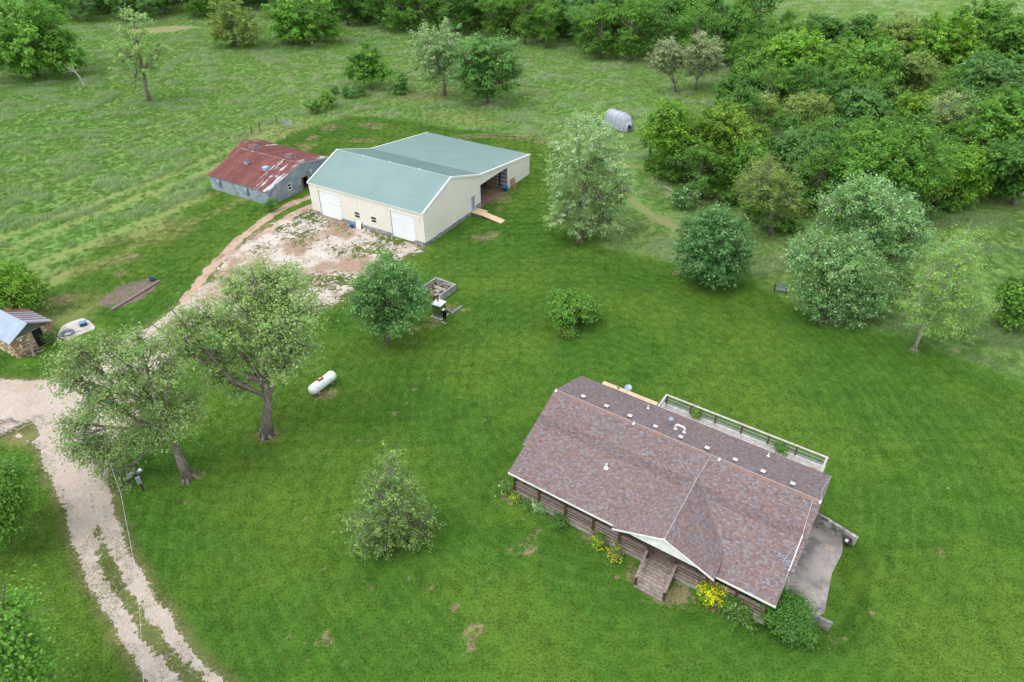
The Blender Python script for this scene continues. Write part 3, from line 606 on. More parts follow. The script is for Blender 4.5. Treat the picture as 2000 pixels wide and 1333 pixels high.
hero((70, 150), [(60, 35, 42), (15, 45, 45), (95, 60, 40), (55, 85, 48), (115, 100, 40), (20, 105, 45), (145, 100, 18), (-30, 70, 50), (80, 120, 35), (130, 118, 24), (85, 15, 28)], [(68, 125), (65, 95), (60, 60)], .5, 15000, 'green', 'biggest spreading tree of the left pasture, cut by the edge', 23, clump=1.2)
hero((293, 200), [(262, 40, 22), (245, 62, 16), (280, 55, 14), (302, 100, 20), (250, 105, 30), (280, 130, 28), (240, 140, 22), (318, 92, 12), (265, 85, 20), (265, 160, 16)], [(285, 172), (280, 140), (268, 90), (262, 50)], .36, 5200, 'elm', 'tall half bare grey tree alone in the left pasture', 24, twig=2.4)
hero((467, 95), [(450, 12, 30), (455, 45, 38), (430, 55, 24), (482, 55, 26), (460, 70, 32), (420, 70, 14), (492, 78, 12)], [(465, 80), (460, 60)], .3, 9000, 'olive', 'rounded twiggy olive green tree in the far pasture', 25, twig=2)
hero((592, 85), [(560, 15, 38), (545, 40, 26), (600, 20, 42), (620, 45, 36), (585, 50, 36), (645, 55, 20), (560, 60, 20)], [(592, 70), (590, 50)], .35, 10000, 'green', 'wide tree with a forked dark trunk at the head of the pasture', 26)
hero((725, 176), [(716, 110, 20), (700, 130, 20), (722, 132, 24), (742, 142, 16), (712, 150, 14), (685, 142, 10)], [(722, 160), (718, 140)], .22, 5000, 'green', 'small bushy tree left of the twin round trees', 27)
hero((784, 183), [(784, 145, 5), (784, 158, 9), (784, 172, 12)], [(784, 170), (784, 142)], .06, 1200, 'blue', 'tiny conical sapling between the small bushy tree and the twin round trees', 28)
hero((868, 187), [(868, 70, 32), (838, 85, 32), (885, 95, 34), (850, 115, 38), (828, 125, 24), (870, 135, 30), (845, 145, 20)], [(868, 165), (865, 140), (860, 95)], .32, 11000, 'silver', 'pale green rounded tree, left of the twin pair in the pasture', 29, clump=1.1)
hero((950, 203), [(948, 92, 30), (920, 115, 34), (980, 105, 34), (950, 130, 46), (1000, 128, 22), (910, 150, 26), (975, 160, 32), (935, 170, 26)], [(951, 185), (951, 160), (950, 120)], .32, 13000, 'blue', 'deep green rounded tree, right of the twin pair in the pasture', 30, clump=1.1)
hero((1320, 182), [(1305, 97, 22), (1285, 118, 18), (1315, 118, 24), (1300, 135, 14), (1330, 100, 12)], [(1318, 165), (1312, 140)], .22, 5200, 'greypale', 'pale grey green willow like tree, left one of the pair before the wood', 31, twig=1.6)
hero((1358, 177), [(1372, 88, 24), (1390, 105, 22), (1352, 112, 18), (1372, 125, 26), (1395, 128, 14), (1350, 138, 12)], [(1360, 160), (1366, 135)], .22, 6200, 'greypale', 'pale grey green willow like tree, right one of the pair before the wood', 32, twig=1.6)
# thicket on the right: each tree by its crown, base on the ground below
TH = [ # cx, cy, rx, ry, base dy, style, leaves, label
 (1318, 262, 50, 62, 88, 'bright', 11000, 'airy spring green tree right of the tarp covered boat'),
 (1425, 262, 58, 50, 95, 'yellow', 12000, 'vivid yellow green tree in the front of the thicket'),
 (1505, 375, 56, 62, 85, 'olive', 6500, 'brownish half bare tree behind the round maple'),
 (1545, 300, 46, 40, 70, 'blue', 8000, 'blue green tree between the yellow tree and the great round one'),
 (1582, 222, 46, 36, 60, 'olive', 8000, 'feathery olive topped tree in the middle of the thicket'),
 (1478, 218, 46, 28, 60, 'olive', 6500, 'feathery olive tree behind the vivid yellow green one'),
 (1735, 315, 96, 72, 105, 'green', 20000, 'great round topped tree filling the middle of the thicket'),
 (1690, 225, 64, 38, 70, 'blue', 11000, 'blue green tree just behind the great round one'),
 (1792, 232, 40, 36, 60, 'yellow', 7000, 'light topped tree behind the right shoulder of the great round one'),
 (1560, 110, 70, 55, 85, 'bright', 14000, 'fresh green spreading tree at the left rear of the thicket'),
 (1485, 145, 40, 42, 60, 'green', 8000, 'green tree beside the pale willow like pair'),
 (1640, 120, 46, 46, 70, 'bright', 8000, 'light green layered tree in the rear thicket, left of the gap'),
 (1610, 60, 34, 30, 50, 'dark', 5000, 'small dark tree at the rear rim of the thicket by the field'),
 (1690, 60, 34, 30, 50, 'dark', 5000, 'dark tree at the rear rim right of the smallest dark one'),
 (1760, 75, 52, 44, 70, 'olive', 8000, 'thin crowned tree with bare limbs before the far field'),
 (1850, 85, 56, 50, 80, 'bright', 10000, 'bright tree at the rear right of the thicket against the far field'),
 (1930, 60, 60, 40, 75, 'green', 10000, 'green tree at the rear right, second from the frame edge'),
 (1990, 90, 50, 60, 80, 'green', 9000, 'green tree at the rear right cut by the frame edge'),
 (1925, 160, 62, 48, 80, 'blue', 11000, 'soft blue green tree midway up the right edge'),
 (1860, 240, 50, 60, 80, 'elm', 8500, 'greyish tree with bare lower limbs right of the great round one'),
 (1970, 240, 60, 65, 90, 'green', 12000, 'broad green tree on the right edge above the yellow green shrub tree'),
 (1900, 335, 62, 45, 62, 'bright', 11000, 'low spreading yellow green tree at the right end of the thicket'),
 (1830, 340, 32, 40, 60, 'yellow', 5500, 'small light tipped tree right of the great round one'),
 (1985, 590, 28, 42, 50, 'green', 5000, 'bright tree cut by the right edge above the stones'),
 (1700, 140, 44, 50, 75, 'green', 8000, 'green tree behind the middle of the thicket'),
 (1790, 150, 44, 36, 60, 'olive', 6500, 'olive tree in the gap of the rear thicket'),
 (1440, 180, 28, 28, 42, 'dark', 4500, 'dark low tree right of the willow like pair'),
 (1620, 300, 36, 36, 60, 'dark', 5500, 'dark tree tucked left of the great round one'),
 (1460, 330, 34, 38, 60, 'green', 5500, 'green tree below the vivid yellow green one'),
 (1270, 255, 22, 36, 60, 'elm', 3000, 'thin tree at the left tip of the thicket'),
 (1980, 330, 40, 50, 70, 'dark', 6500, 'dark tree behind the low spreading one on the right edge')]
for i, (cx, cy, rx, ry, bd, sty, nl, lab) in enumerate(TH):
    rr_ = random.Random(900+i); circ = []
    for j in range(12):
        a = rr_.uniform(0, 6.283); q = rr_.uniform(.25, .8); s_ = rr_.uniform(.48, .66)
        circ.append((cx+math.cos(a)*q*rx, cy+math.sin(a)*q*ry, s_*min(rx, ry)*.95))
    circ.append((cx, cy, .5*min(rx, ry))); bx_ = cx+rr_.uniform(-6, 6)
    hero((bx_, cy+bd), circ, [(bx_, cy+bd*.72), (cx, cy+bd*.4), (cx, cy)], .26, int(nl*1.5), sty, lab, 300+i, group='trees of the thicket on the right', dep=1.2, rs=1.12, twig=.8 if sty != 'elm' else 1.6, clump=.9)
ORD = 'first second third fourth fifth sixth seventh eighth ninth tenth eleventh twelfth thirteenth fourteenth fifteenth sixteenth seventeenth eighteenth nineteenth twentieth'.split()+['twenty-'+x for x in 'first second third fourth fifth sixth seventh eighth ninth'.split()]+['thirtieth']+['thirty-'+x for x in 'first second third fourth fifth sixth seventh eighth ninth'.split()]+['fortieth']+['forty-'+x for x in 'first second third fourth fifth sixth seventh eighth ninth'.split()]+['fiftieth']
UND = [(1400, 300, 'dark'), (1465, 290, 'green'), (1530, 255, 'dark'), (1600, 270, 'green'), (1640, 200, 'dark'), (1700, 190, 'green'), (1760, 200, 'dark'), (1830, 190, 'green'), (1880, 205, 'dark'), (1940, 205, 'green'), (1990, 200, 'dark'),
       (1560, 190, 'dark'), (1500, 185, 'green'), (1610, 170, 'green'), (1740, 150, 'dark'), (1820, 130, 'dark'), (1890, 120, 'green'), (1960, 130, 'dark'), (1660, 330, 'dark'), (1600, 345, 'green'), (1560, 350, 'dark'), (1830, 290, 'dark'), (1880, 290, 'green'),
       (1930, 300, 'dark'), (1990, 290, 'green'), (1780, 280, 'dark'), (1370, 330, 'green'), (1350, 300, 'dark'), (1660, 260, 'dark'), (1440, 240, 'dark'), (1570, 70, 'green'), (1650, 90, 'dark'), (1720, 95, 'green'), (1800, 90, 'dark'), (1880, 60, 'green'), (1950, 95, 'bright'),
       (1500, 70, 'dark'), (1530, 60, 'green'), (1920, 260, 'dark'), (1860, 180, 'green'), (1720, 250, 'green'), (1990, 60, 'bright'), (1540, 130, 'dark'), (1470, 110, 'green'), (1450, 100, 'dark')]
def proto(seed, h, r0, sty, nl):
    q = random.Random(seed); bl = []
    for j in range(16):
        a = q.uniform(0, 6.283); z = q.uniform(.2, .9)*h; d = r0*q.uniform(.2, .78)*(1.15-abs(z/h-.55)); s_ = r0*q.uniform(.3, .48)
        bl.append((np.array([math.cos(a)*d, math.sin(a)*d, z]), (s_, s_, s_*.85)))
    bl.append((np.array([0, 0, h*.9]), (r0*.35,)*3)); bl.append((np.array([0, 0, h*.25]), (r0*.5,)*3))
    return tree_parts(seed, bl, [(0, 0, 0), (.2, .1, h*.25), (-.1, .2, h*.5), (0, 0, h*.75)], .25, nl, sty, twig=.3, clump=1., ls=1.15)
PR = [proto(500+i, h, r0, s_, 6500) for i, (h, r0, s_) in enumerate([(12, 4.6, 'green'), (13.5, 4.8, 'dark'), (11, 4.4, 'dark'), (12.5, 5, 'green'), (10.5, 4.2, 'blue'), (14, 4.6, 'green'), (11, 4.8, 'bright'), (9.5, 4.4, 'dark')])]
NAM = {'dark': 'dark', 'green': 'green', 'bright': 'bright'}
_cnt = {}
for i, (cx, cy, k_) in enumerate(sorted(UND)):
    zn = 'rear' if cy < 135 else 'middle' if cy < 245 else 'front'; _cnt[(zn, k_)] = _cnt.get((zn, k_), 0)+1; lab_ = '%s green tree half buried in the %s of the thicket, %s such from the left' % ({'dark': 'dark', 'green': 'mid', 'bright': 'light'}[k_], zn, ORD[_cnt[(zn, k_)]-1])
    hgt = 7.5 if cy > 240 else 9.; q = gp(cx, cy, hgt*.6); pm = PR[{'dark': (1, 2, 7), 'green': (0, 3, 5), 'bright': (6, 6, 6)}[k_][i % 3]]
    plant('thicket_tree', (q[0], q[1], 0), pm, lab_, 'tree', 'filler trees inside the right thicket', random.uniform(0, 6.28), hgt/12.*random.uniform(.9, 1.1))
# far wood: shared prototypes, every tree its own copy
front = [(95, 45), (250, 44), (330, 40), (400, 38), (515, 18), (650, 52), (700, 60), (760, 62), (850, 70), (1000, 88), (1100, 108), (1250, 124), (1340, 140), (1440, 152), (1500, 150)]
FP = [gp(*p)[:2] for p in front]; nwood = 0
for row in range(8):
    for i in range(len(FP)-1):
        a, b = FP[i], FP[i+1]; L_ = np.linalg.norm(b-a); m = max(1, int(L_/6.0)); far = front[i][0] < 700
        if far and row > 5: continue
        for j in range(m):
            p = a+(b-a)*(j+random.uniform(.1, .9))/m; dr = nrm(p); n2 = np.array([dr[0]*.3, 1.])
            q = p+n2*(2.+row*7.2+random.uniform(-2, 2))
            if row > 3 and front[i][0] > 1340: continue
            if not inview(np.array([q[0]]), np.array([q[1]]), 7., 90)[0] and not inview(np.array([q[0]]), np.array([q[1]]), 13., 60)[0]: continue
            pm = random.choice(PR[:6] if random.random() < .8 else PR); sc = random.uniform(.85, 1.3)*(.85 if row == 0 else 1)
            if row == 0: nfr = globals().get('nfr', 0)+1
            t = plant('wood_tree', (q[0], q[1], 0), pm, ('tree on the near edge of the far wood, %s from the left' % ORD[nfr-1]) if row == 0 and nfr <= len(ORD) else 'leafy green tree deep in the far wood beyond the pasture', 'tree', 'trees of the far wood', random.uniform(0, 6.28), sc); nwood += 1
print('wood trees', nwood)
# distant tree line across the far field
for i in range(40):
    q = np.array([random.uniform(110, 290), random.uniform(262, 285)])
    if inview(q[:1], q[1:], 8, 40)[0] and q[1] > 255+max(0, 150-q[0])*.5:
        plant('wood_tree', (q[0], q[1], 0), random.choice(PR), 'dark tree of the row beyond the far pale field', 'tree', 'trees beyond the far field', random.uniform(0, 6.28), .9)

# bushes
def bush(px, r_, h, nl, sty, label, seed, name='bush', z=0., cat='bush', flower=None, ff=.3, stems=M_barkp, frame=None, loc=None, **kw):
    b = gp(*px, z) if loc is None else np.array(loc, float); q = random.Random(seed)
    bl = [((q.uniform(-.5, .5)*r_, q.uniform(-.5, .5)*r_, h*q.uniform(.4, .75)), (r_*.55, r_*.55, h*.38)) for _ in range(6)]
    old = STY[sty]; STY['tmp'] = dict(old, cl=old['cl']*.45, ll=kw.pop('ll', .16), lw=kw.pop('lw', .10), bark=stems, **({'c3': flower, 'f3': ff} if flower else {}))
    m_ = tree_parts(seed, bl, [(0, 0, 0), (0, 0, h*.25), (0, 0, h*.4)], kw.pop('tr', .04), nl, 'tmp', **kw)
    return plant(name, b, m_, label, cat, parts=('stem', 'foliage'))
bush((1390, 1178), 1.15, 1.5, 4200, 'bright', 'large bush covered in yellow blossom against the front porch', 601, flower=(.85, .66, .01), ff=.62)
bush((1165, 1066), .32, .9, 420, 'bright', 'small yellow flowering bush left of the bare twiggy one', 602, flower=(.85, .66, .01), ff=.8)
bush((1200, 1092), .75, 1.2, 450, 'olive', 'twiggy bush with scattered yellow blossom left of the porch steps', 603, flower=(.75, .62, .02), ff=.42, twig=3)
bush((1440, 1205), 1.3, 1.2, 4200, 'green', 'arching bush with white blossom sprays right of the yellow bush', 604, flower=(.55, .62, .48), ff=.10, ll=.26, lw=.06)
bush((1535, 1215), 2.1, 2.4, 20000, 'dark', 'big dark green shrub at the lower right corner of the house', 605)
bush((985, 962), .4, .9, 500, 'green', 'small rose bush with cream flowers at the left porch corner', 606, flower=(.7, .68, .5), ff=.14)
bush((1008, 978), .45, .55, 500, 'bright', 'low yellowish plant at the foot of the porch, left end', 607, flower=(.55, .5, .04), ff=.4)
bush((1050, 998), .75, .7, 1100, 'silver', 'tufted pale plant against the porch lattice', 608, ll=.35, lw=.04)
bush((1030, 988), .5, .4, 500, 'green', 'low green plant between the yellowish and the tufted plants', 609)
bush((1095, 1020), .9, .6, 1300, 'dark', 'dark leafy plant at the middle of the porch foot', 610)
bush((1172, 1052), .45, .7, 600, 'dark', 'dark green plant behind the small yellow bush', 611)
bush((1118, 632), 2.6, 3.2, 14000, 'green', 'big leafy bush in the middle of the island bed on the lawn', 612, twig=1.6, ll=.24, lw=.16)
bush((1100, 650), 1.4, 1., 2800, 'green', 'low rose plant with crimson flowers at the front of the island bed', 613, flower=(.55, .015, .09), ff=.035)
bush((1150, 622), 1.7, 1.7, 3600, 'green', 'grassy clump at the right of the island bed', 614, flower=(.55, .47, .33), ff=.25, ll=.55, lw=.05)
bush((533, 412), 1.0, 1.7, 2200, 'dark', 'dark shrub at the corner of the rusty barn', 615)
bush((1335, 408), 2.0, 3.2, 3600, 'blue', 'white blossomed bush left of the scrap pile', 616, flower=(.66, .72, .66), ff=.12, ll=.25, lw=.16)
bush((613, 222), 1.9, 2.2, 1700, 'green', 'lowest bush of the old fence line near the gate', 617, ll=.3, lw=.2)
bush((645, 212), 2.1, 2.9, 2000, 'bright', 'taller bush of the old fence line, second from the gate', 618, ll=.3, lw=.2)
for i, (x, y, rr2, hh) in enumerate([(657, 186, .9, 2), (676, 192, .9, 2), (687, 193, .8, 1.6), (703, 190, 1.5, 2.2)]):
    bush((x, y), rr2, hh, 900, 'blue', 'blue green weed clump below the small bushy tree, %s from the left' % ['first', 'second', 'third', 'fourth'][i], 620+i, ll=.3, lw=.2, group=None) if False else bush((x, y), rr2, hh, 900, 'blue', 'blue green weed clump below the small bushy tree, %s from the left' % ['first', 'second', 'third', 'fourth'][i], 620+i, ll=.3, lw=.2)
bush((98, 668), .75, 1.2, 1500, 'dark', 'ivy like bush beside the doorway of the stone shed', 630)
bush((1325, 537), .35, .6, 300, 'elm', 'tiny half dead bush left of the round maple', 631)
bush((1520, 450), 2.6, 2.6, 4500, 'green', 'low green thicket bush behind the round maple', 632, ll=.3, lw=.2)
bush((1640, 400), 2.6, 2.8, 4200, 'dark', 'dark bush under the edge of the great round tree', 633, ll=.3, lw=.2)
bush((1455, 400), 2.4, 2.6, 3600, 'dark', 'dark bush under the half bare tree', 634, ll=.3, lw=.2)
for i, (x, y, rr2, st_, nm_) in enumerate([(1300, 352, 2.2, 'green', 'under the airy spring green tree'), (1350, 352, 2.4, 'dark', 'right of the airy spring green tree foot'), (1395, 372, 2.2, 'green', 'just behind the scrap pile'), (1425, 395, 2.4, 'dark', 'right of the scrap pile'), (1480, 425, 2.6, 'green', 'at the foot of the half bare tree'), (1275, 330, 1.8, 'green', 'at the left tip of the thicket'), (1570, 400, 2.8, 'green', 'left of the great round tree foot'), (1765, 425, 2.8, 'dark', 'right of the great round tree foot'), (1850, 405, 2.4, 'green', 'left of the low spreading yellow green tree')]):
    bush((x, y), rr2, rr2*1.0, 3600, st_, 'undergrowth bush '+nm_, 660+i, ll=.32, lw=.2)
# bare snag in the pasture
b = gp(165, 168); sg = MB(); r_ = np.random.RandomState(3)
sg.tube([(0, 0, -.1), (-.3, 0, 1.6), (-1.1, .2, 3.0)], [.2, .15, .09], 6)
for e in [(-3., .4, 3.8), (-2.3, -.6, 4.4), (-1.2, .8, 4.5), (.6, .2, 3.2), (-2.8, 1., 3.2)]:
    e = np.array(e); a = np.array([-1.1, .2, 3.0])*r_.uniform(.7, 1); mm = (a+e)/2+r_.normal(size=3)*.2; sg.tube([a, mm, e], [.08, .05, .015], 5); sg.tube([mm, mm+r_.normal(size=3)*.7], [.03, .01], 4)
sg.build('dead_snag', M_dead, loc=b, label='bare bleached dead snag between the spreading tree and the half bare one', cat='dead tree')

# ---------------------------------------------------------------- log house
house = empty('log_house', (*HO, 0), HYAW, 'brown log house with a mauve shingled roof, cross gable and front porch', 'house')
PF = [(0, 2.6), (4.593, 4.536), (6.837, 5.733), (11.439, 4.087)]
def rz_(w_):
    for (a, za), (b, zb) in zip(PF[:-1], PF[1:]):
        if w_ <= b: return za+(w_-a)*(zb-za)/(b-a)
    return PF[-1][1]
UL, UR = -.2, 20.3
rf = MB()
for (a, za), (b, zb), l, r_ in (((0, 2.6), (2.21, rz_(2.21)), .0, 20.07), ((2.21, rz_(2.21)), (4.593, 4.536), UL, UR), ((4.593, 4.536), (6.837, 5.733), UL, UR)):
    rf.slab([(l, a, za), (r_, a, za), (r_, b, zb), (l, b, zb)], .14)
rf.slab([(UL, 6.837, 5.733), (UR, 6.837, 5.733), (UR, 11.439, 4.087), (UL, 11.439, 4.087)], .14)
CL, PK, CR, AP, VL, VR = (9.0, -.62, 3.0), (12.65, -.62, 4.46), (16.25, -.62, 3.0), (12.52, 5.15, 4.88), (8.79, 1.2, 3.26), (16.12, 1.3, 3.30)
def _onpl(a, b, c, x, y):
    a, b, c = (np.array(v) for v in (a, b, c)); n = np.cross(b-a, c-a); return (x, y, a[2]-(n[0]*(x-a[0])+n[1]*(y-a[1]))/n[2])
VL = _onpl(CL, PK, AP, VL[0], VL[1]); VR = _onpl(CR, PK, AP, VR[0], VR[1])
rf.slab([CL, PK, AP, VL], .12); rf.slab([PK, CR, VR, AP], .12)
M_roofb = M('roof_edge_brown', (.17, .12, .115), (.12, .085, .08), 3, .8)
roof = rf.build('roof', M_roofb, house)
SH = np.array([(.225, .165, .165), (.205, .15, .155), (.27, .205, .205), (.235, .115, .105), (.185, .095, .095), (.255, .255, .29), (.32, .30, .33), (.30, .175, .125), (.34, .19, .125), (.15, .105, .105)])
SHP = np.array([.17, .15, .14, .13, .06, .11, .06, .08, .04, .06])
sr = np.random.RandomState(42); SV = []; SF = []; ST = []
def shingles(A, B, Cc, D, tabw=.155, step=.125, dull=1.):
    A, B, Cc, D = (np.array(p, float) for p in (A, B, Cc, D)); n = nrm(np.cross(B-A, D-A)); n = n if n[2] > 0 else -n
    rows = max(1, int(round(max(np.linalg.norm(D-A), np.linalg.norm(Cc-B))/step)))
    for i in range(rows):
        s0, s1 = i/rows, min(1, (i+1.12)/rows); P0, P1 = A+(D-A)*s0, B+(Cc-B)*s0; Q0, Q1 = A+(D-A)*s1, B+(Cc-B)*s1
        m = max(1, int(np.linalg.norm(P1-P0)/tabw)); t = np.r_[0, np.sort(np.clip((np.arange(1, m)+sr.uniform(-.35, .35, m-1))/m, 0, 1)), 1]
        th = sr.choice([.010, .022], m)
        for j in range(m):
            a, b = P0+(P1-P0)*t[j], P0+(P1-P0)*t[j+1]; c, d = Q0+(Q1-Q0)*t[j+1], Q0+(Q1-Q0)*t[j]; k = len(SV)
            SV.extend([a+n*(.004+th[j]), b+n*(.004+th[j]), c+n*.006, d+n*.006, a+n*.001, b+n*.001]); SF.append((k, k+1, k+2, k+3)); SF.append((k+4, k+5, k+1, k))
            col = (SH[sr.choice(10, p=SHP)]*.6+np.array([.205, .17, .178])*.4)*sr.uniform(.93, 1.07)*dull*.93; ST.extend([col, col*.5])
    return rows
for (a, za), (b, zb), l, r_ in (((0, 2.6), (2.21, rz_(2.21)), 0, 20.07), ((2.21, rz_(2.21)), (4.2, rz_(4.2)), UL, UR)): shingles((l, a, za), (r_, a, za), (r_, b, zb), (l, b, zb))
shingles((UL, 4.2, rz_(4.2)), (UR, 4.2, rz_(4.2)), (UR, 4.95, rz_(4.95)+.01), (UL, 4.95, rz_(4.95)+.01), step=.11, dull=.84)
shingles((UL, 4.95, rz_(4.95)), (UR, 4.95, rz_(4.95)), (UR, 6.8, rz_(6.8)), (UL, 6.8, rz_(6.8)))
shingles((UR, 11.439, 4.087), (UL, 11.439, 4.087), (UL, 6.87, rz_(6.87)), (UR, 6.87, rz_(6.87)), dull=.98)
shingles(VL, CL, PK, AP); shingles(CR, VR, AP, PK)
M_shin = M('asphalt_shingle', (1, 1, 1), (.86, .86, .86), 14, .9, bump=.3, bsc=60)
me = np_mesh('shingles', np.array(SV), np.array(SF), M_shin, np.array(ST)); o = link('shingles', me, roof); tag(o, kind='stuff')
rc = MB()
for i in range(68):
    u0 = UL+i*(UR-UL)/68; c = random.choice([(.95, .78, .70), (.85, .72, .68), (.8, .75, .75), (1., .75, .62)])
    rc.slab([(u0, 6.70, rz_(6.7)+.035), (u0+.31, 6.70, rz_(6.7)+.028), (u0+.31, 6.84, 5.785), (u0, 6.84, 5.79)], .02, c); rc.slab([(u0, 6.84, 5.79), (u0+.31, 6.84, 5.785), (u0+.31, 6.98, rz_(6.98)+.028), (u0, 6.98, rz_(6.98)+.035)], .02, c)
rc.build('ridge_cap', M('ridge_shingle', (.27, .20, .185), (.22, .155, .145), 9, .9), roof)
for P_ in (VL, VR):
    a = np.array([AP[0], AP[1], rz_(AP[1])+.03]); b = np.array([P_[0], P_[1]+.1, rz_(P_[1])+.03]); MB().slab([a, b, b+[.06, .05, .02], a+[.06, .05, .02]] if P_ is VL else [b, a, a+[.06, .05, .02], b+[.06, .05, .02]], .02).build('valley', M_roofb, roof)
# lightning cables, fascia
for pts in ([(UL, 6.9, 5.80), (UR, 6.9, 5.80)], [(12.74, 6.8, 5.82), (12.52, 5.1, 4.92), (12.65, -.6, 4.5)], [(19.75, 6.8, 5.8), (19.95, 4.6, 4.60), (20.0, 1.6, 3.33)], [(UR-.05, 6.9, 5.79), (UR-.25, 8.5, 5.2), (UR-.05, 11.3, 4.2)]):
    MB().tube(pts, .02, 4).build('lightning_cable', M_wire, roof)
fa = MB(); fa.bx(0, 9.0, -.04, -.002, 2.46, 2.61); fa.build('fascia', M_white, roof); fa = MB(); fa.bx(16.2, 20.07, -.04, -.002, 2.46, 2.61); fa.build('fascia', M_white, roof)
fa = MB()
for a, b in ((CL, PK), (PK, CR)):
    a = np.array(a)+[0, -.03, 0]; b = np.array(b)+[0, -.03, 0]; fa.hexa([a+[0, 0, -.13], b+[0, 0, -.13], b+[0, .03, -.13], a+[0, .03, -.13], a+[0, 0, .02], b+[0, 0, .02], b+[0, .03, .02], a+[0, .03, .02]])
fa.build('gable_trim', M_white, roof)
gb = MB(); gb.add([(10.2, -.55, 3.22), (15.1, -.55, 3.22), (12.65, -.55, 4.2), (10.2, -.45, 3.22), (15.1, -.45, 3.22), (12.65, -.45, 4.2)], [(0, 1, 2), (5, 4, 3), (0, 3, 4, 1), (1, 4, 5, 2), (2, 5, 3, 0)]); gb.build('gable_face', M_white, roof)
for x, y in [(445, 178), (553, 224), (662, 269), (780, 318), (898, 368), (1021, 419), (1151, 474), (1282, 527), (1420, 584)]:
    pass
for u0 in (2.0, 4.05, 6.05, 8.15, 10.15, 12.17, 14.25, 16.22, 18.25):
    z = rz_(7.62); v = MB(); v.bx(u0-.14, u0+.14, 7.50, 7.74, z-.1, z+.15); bse = v.build('roof_vent', M_dkmetal, roof)
    q = MB(); q.hexa([(u0-.15, 7.48, z+.152), (u0+.15, 7.48, z+.152), (u0+.15, 7.76, z+.12), (u0-.15, 7.76, z+.12), (u0-.15, 7.48, z+.2), (u0+.15, 7.48, z+.2), (u0+.15, 7.76, z+.16), (u0-.15, 7.76, z+.16)]); o = q.build('roof_vent', M_white, roof)
def pipe(u0, w0, h, r, flash=True):
    z = rz_(w0); q = MB(); q.tube([(u0, w0, z-.05), (u0, w0, z+h)], r, 10); 
    if flash: q.lathe((u0, w0, z-.03), [(r*3.2, 0), (r*3.2, .04), (r*1.3, .16), (r, .2)], 12)
    q.build('vent_pipe', M_pvc, roof)
pipe(6.44, 3.27, .42, .06); pipe(6.43, 10.3, .35, .04); pipe(15.94, 10.5, .35, .04)
q = MB(); z = rz_(9.2); q.lathe((8.75, 9.2, z-.05), [(.13, 0), (.13, .42), (.2, .43), (.2, .62), (.06, .68), (0, .68)], 14); q.build('vent_pipe', M_tin, roof)
q = MB(); z = rz_(8.75); q.tube([(9.33, 8.75, z-.05), (9.33, 8.75, z+.42), (9.40, 8.75, z+.5), (9.95, 8.75, z+.5), (10.02, 8.75, z+.42), (10.02, 8.75, z-.05)], .07, 10); q.lathe((9.33, 8.75, z-.02), [(.18, 0), (.09, .1)], 10); q.lathe((10.02, 8.75, z-.02), [(.18, 0), (.09, .1)], 10); q.build('vent_pipe', M_pvc, roof)
for u0 in (.0, 6.75, 13.35, 20.2):
    q = MB(); q.tube([(u0, 6.84, 5.76), (u0, 6.84, 5.98)], .025, 6); q.bx(u0-.07, u0+.07, 6.66, 6.84, 5.77, 5.85); q.build('lightning_rod', M_pvc, roof)
q = MB(); q.tube([(12.5, -.62, 4.43), (12.75, -.62, 4.43)], .035, 6); q.tube([(12.65, -.62, 4.38), (12.65, -.62, 4.62)], .025, 6); q.build('lightning_rod', M_pvc, roof)
q = MB(); z = rz_(11.2); q.tube([(4.1, 11.2, z), (4.1, 11.35, z+.3), (4.1, 11.5, z+.42)], .03, 6); dd = MB()
dd.lathe((4.05, 11.6, z+.45), [(0, 0), (.12, .012), (.22, .045), (.30, .08), (.29, .09), (.21, .055), (.11, .022), (0, .01)], 20, ax=(.1, -.35, .9)); q.tube([(4.05, 11.3, z+.45), (4.0, 11.45, z+.95)], .015, 5)
d0 = dd.build('satellite_dish', M_tin, roof, True); q.build('dish_arm', M_grey, d0)
q = MB(); q.tube([(3.3, 11.3, rz_(11.3)), (3.3, 11.32, rz_(11.3)+.35)], .03, 6); q.bx(3.2, 3.4, 11.28, 11.36, rz_(11.3)+.3, rz_(11.3)+.45); q.build('roof_bracket', M_grey, roof)
an = MB(); z = rz_(2.6)+.35; an.tube([(19.75, 2.35, rz_(2.35)), (19.75, 2.35, z+.2)], .03, 6); an.tube([(19.3, 2.75, z), (19.95, 2.15, z)], .022, 5)
for k in range(5):
    c = np.array([19.35+.13*k, 2.70-.12*k, z]); an.tube([c-[.22, .24, 0], c+[.22, .24, 0]], .015, 4)
an.tube([(19.5, 2.3, z+.05), (19.7, 3.2, z+.3)], .02, 4); an.build('television_antenna', M_tin, roof)
q = MB(); q.tube([(20.0, 2.2, rz_(2.2)+.08), (19.97, 4.55, rz_(4.5)+.12)], .035, 6); q.build('antenna_mast', M_pvc, roof)
q = MB(); q.tube([(20.22, 1.9, 2.9), (19.9, 2.3, rz_(2.3)+.1)], .025, 6); q.build('mast_brace', M_wire, roof)
# walls of stacked logs
wl = MB(); wl.bx(.75, 19.35, 2.35, 10.95, -1.0, 2.55); core = wl.build('wall', M_log, house)
def prof_top(w_): return rz_(w_)-.2
for k in range(16):
    z = .62+k*.215
    if z < rz_(2.2)-.4: MB().tube([(.45, 2.25, z), (19.65, 2.25, z)], .125, 8, t=tuple([random.uniform(.75, 1.25)]*3)).build('log', M_log, core)
    if z < 4.0: MB().tube([(19.65, 11.0, z), (.45, 11.0, z)], .125, 8, t=tuple([random.uniform(.75, 1.25)]*3)).build('log', M_log, core)
for k in range(23):
    z = .5+k*.215
    ws = [x for x in np.arange(2.2, 11.05, .1) if prof_top(x) > z+.1]
    if ws:
        for u0 in (.6, 19.5): MB().tube([(u0, ws[0], z), (u0, ws[-1], z)], .125, 8, t=tuple([random.uniform(.75, 1.25)]*3)).build('log', M_log, core)
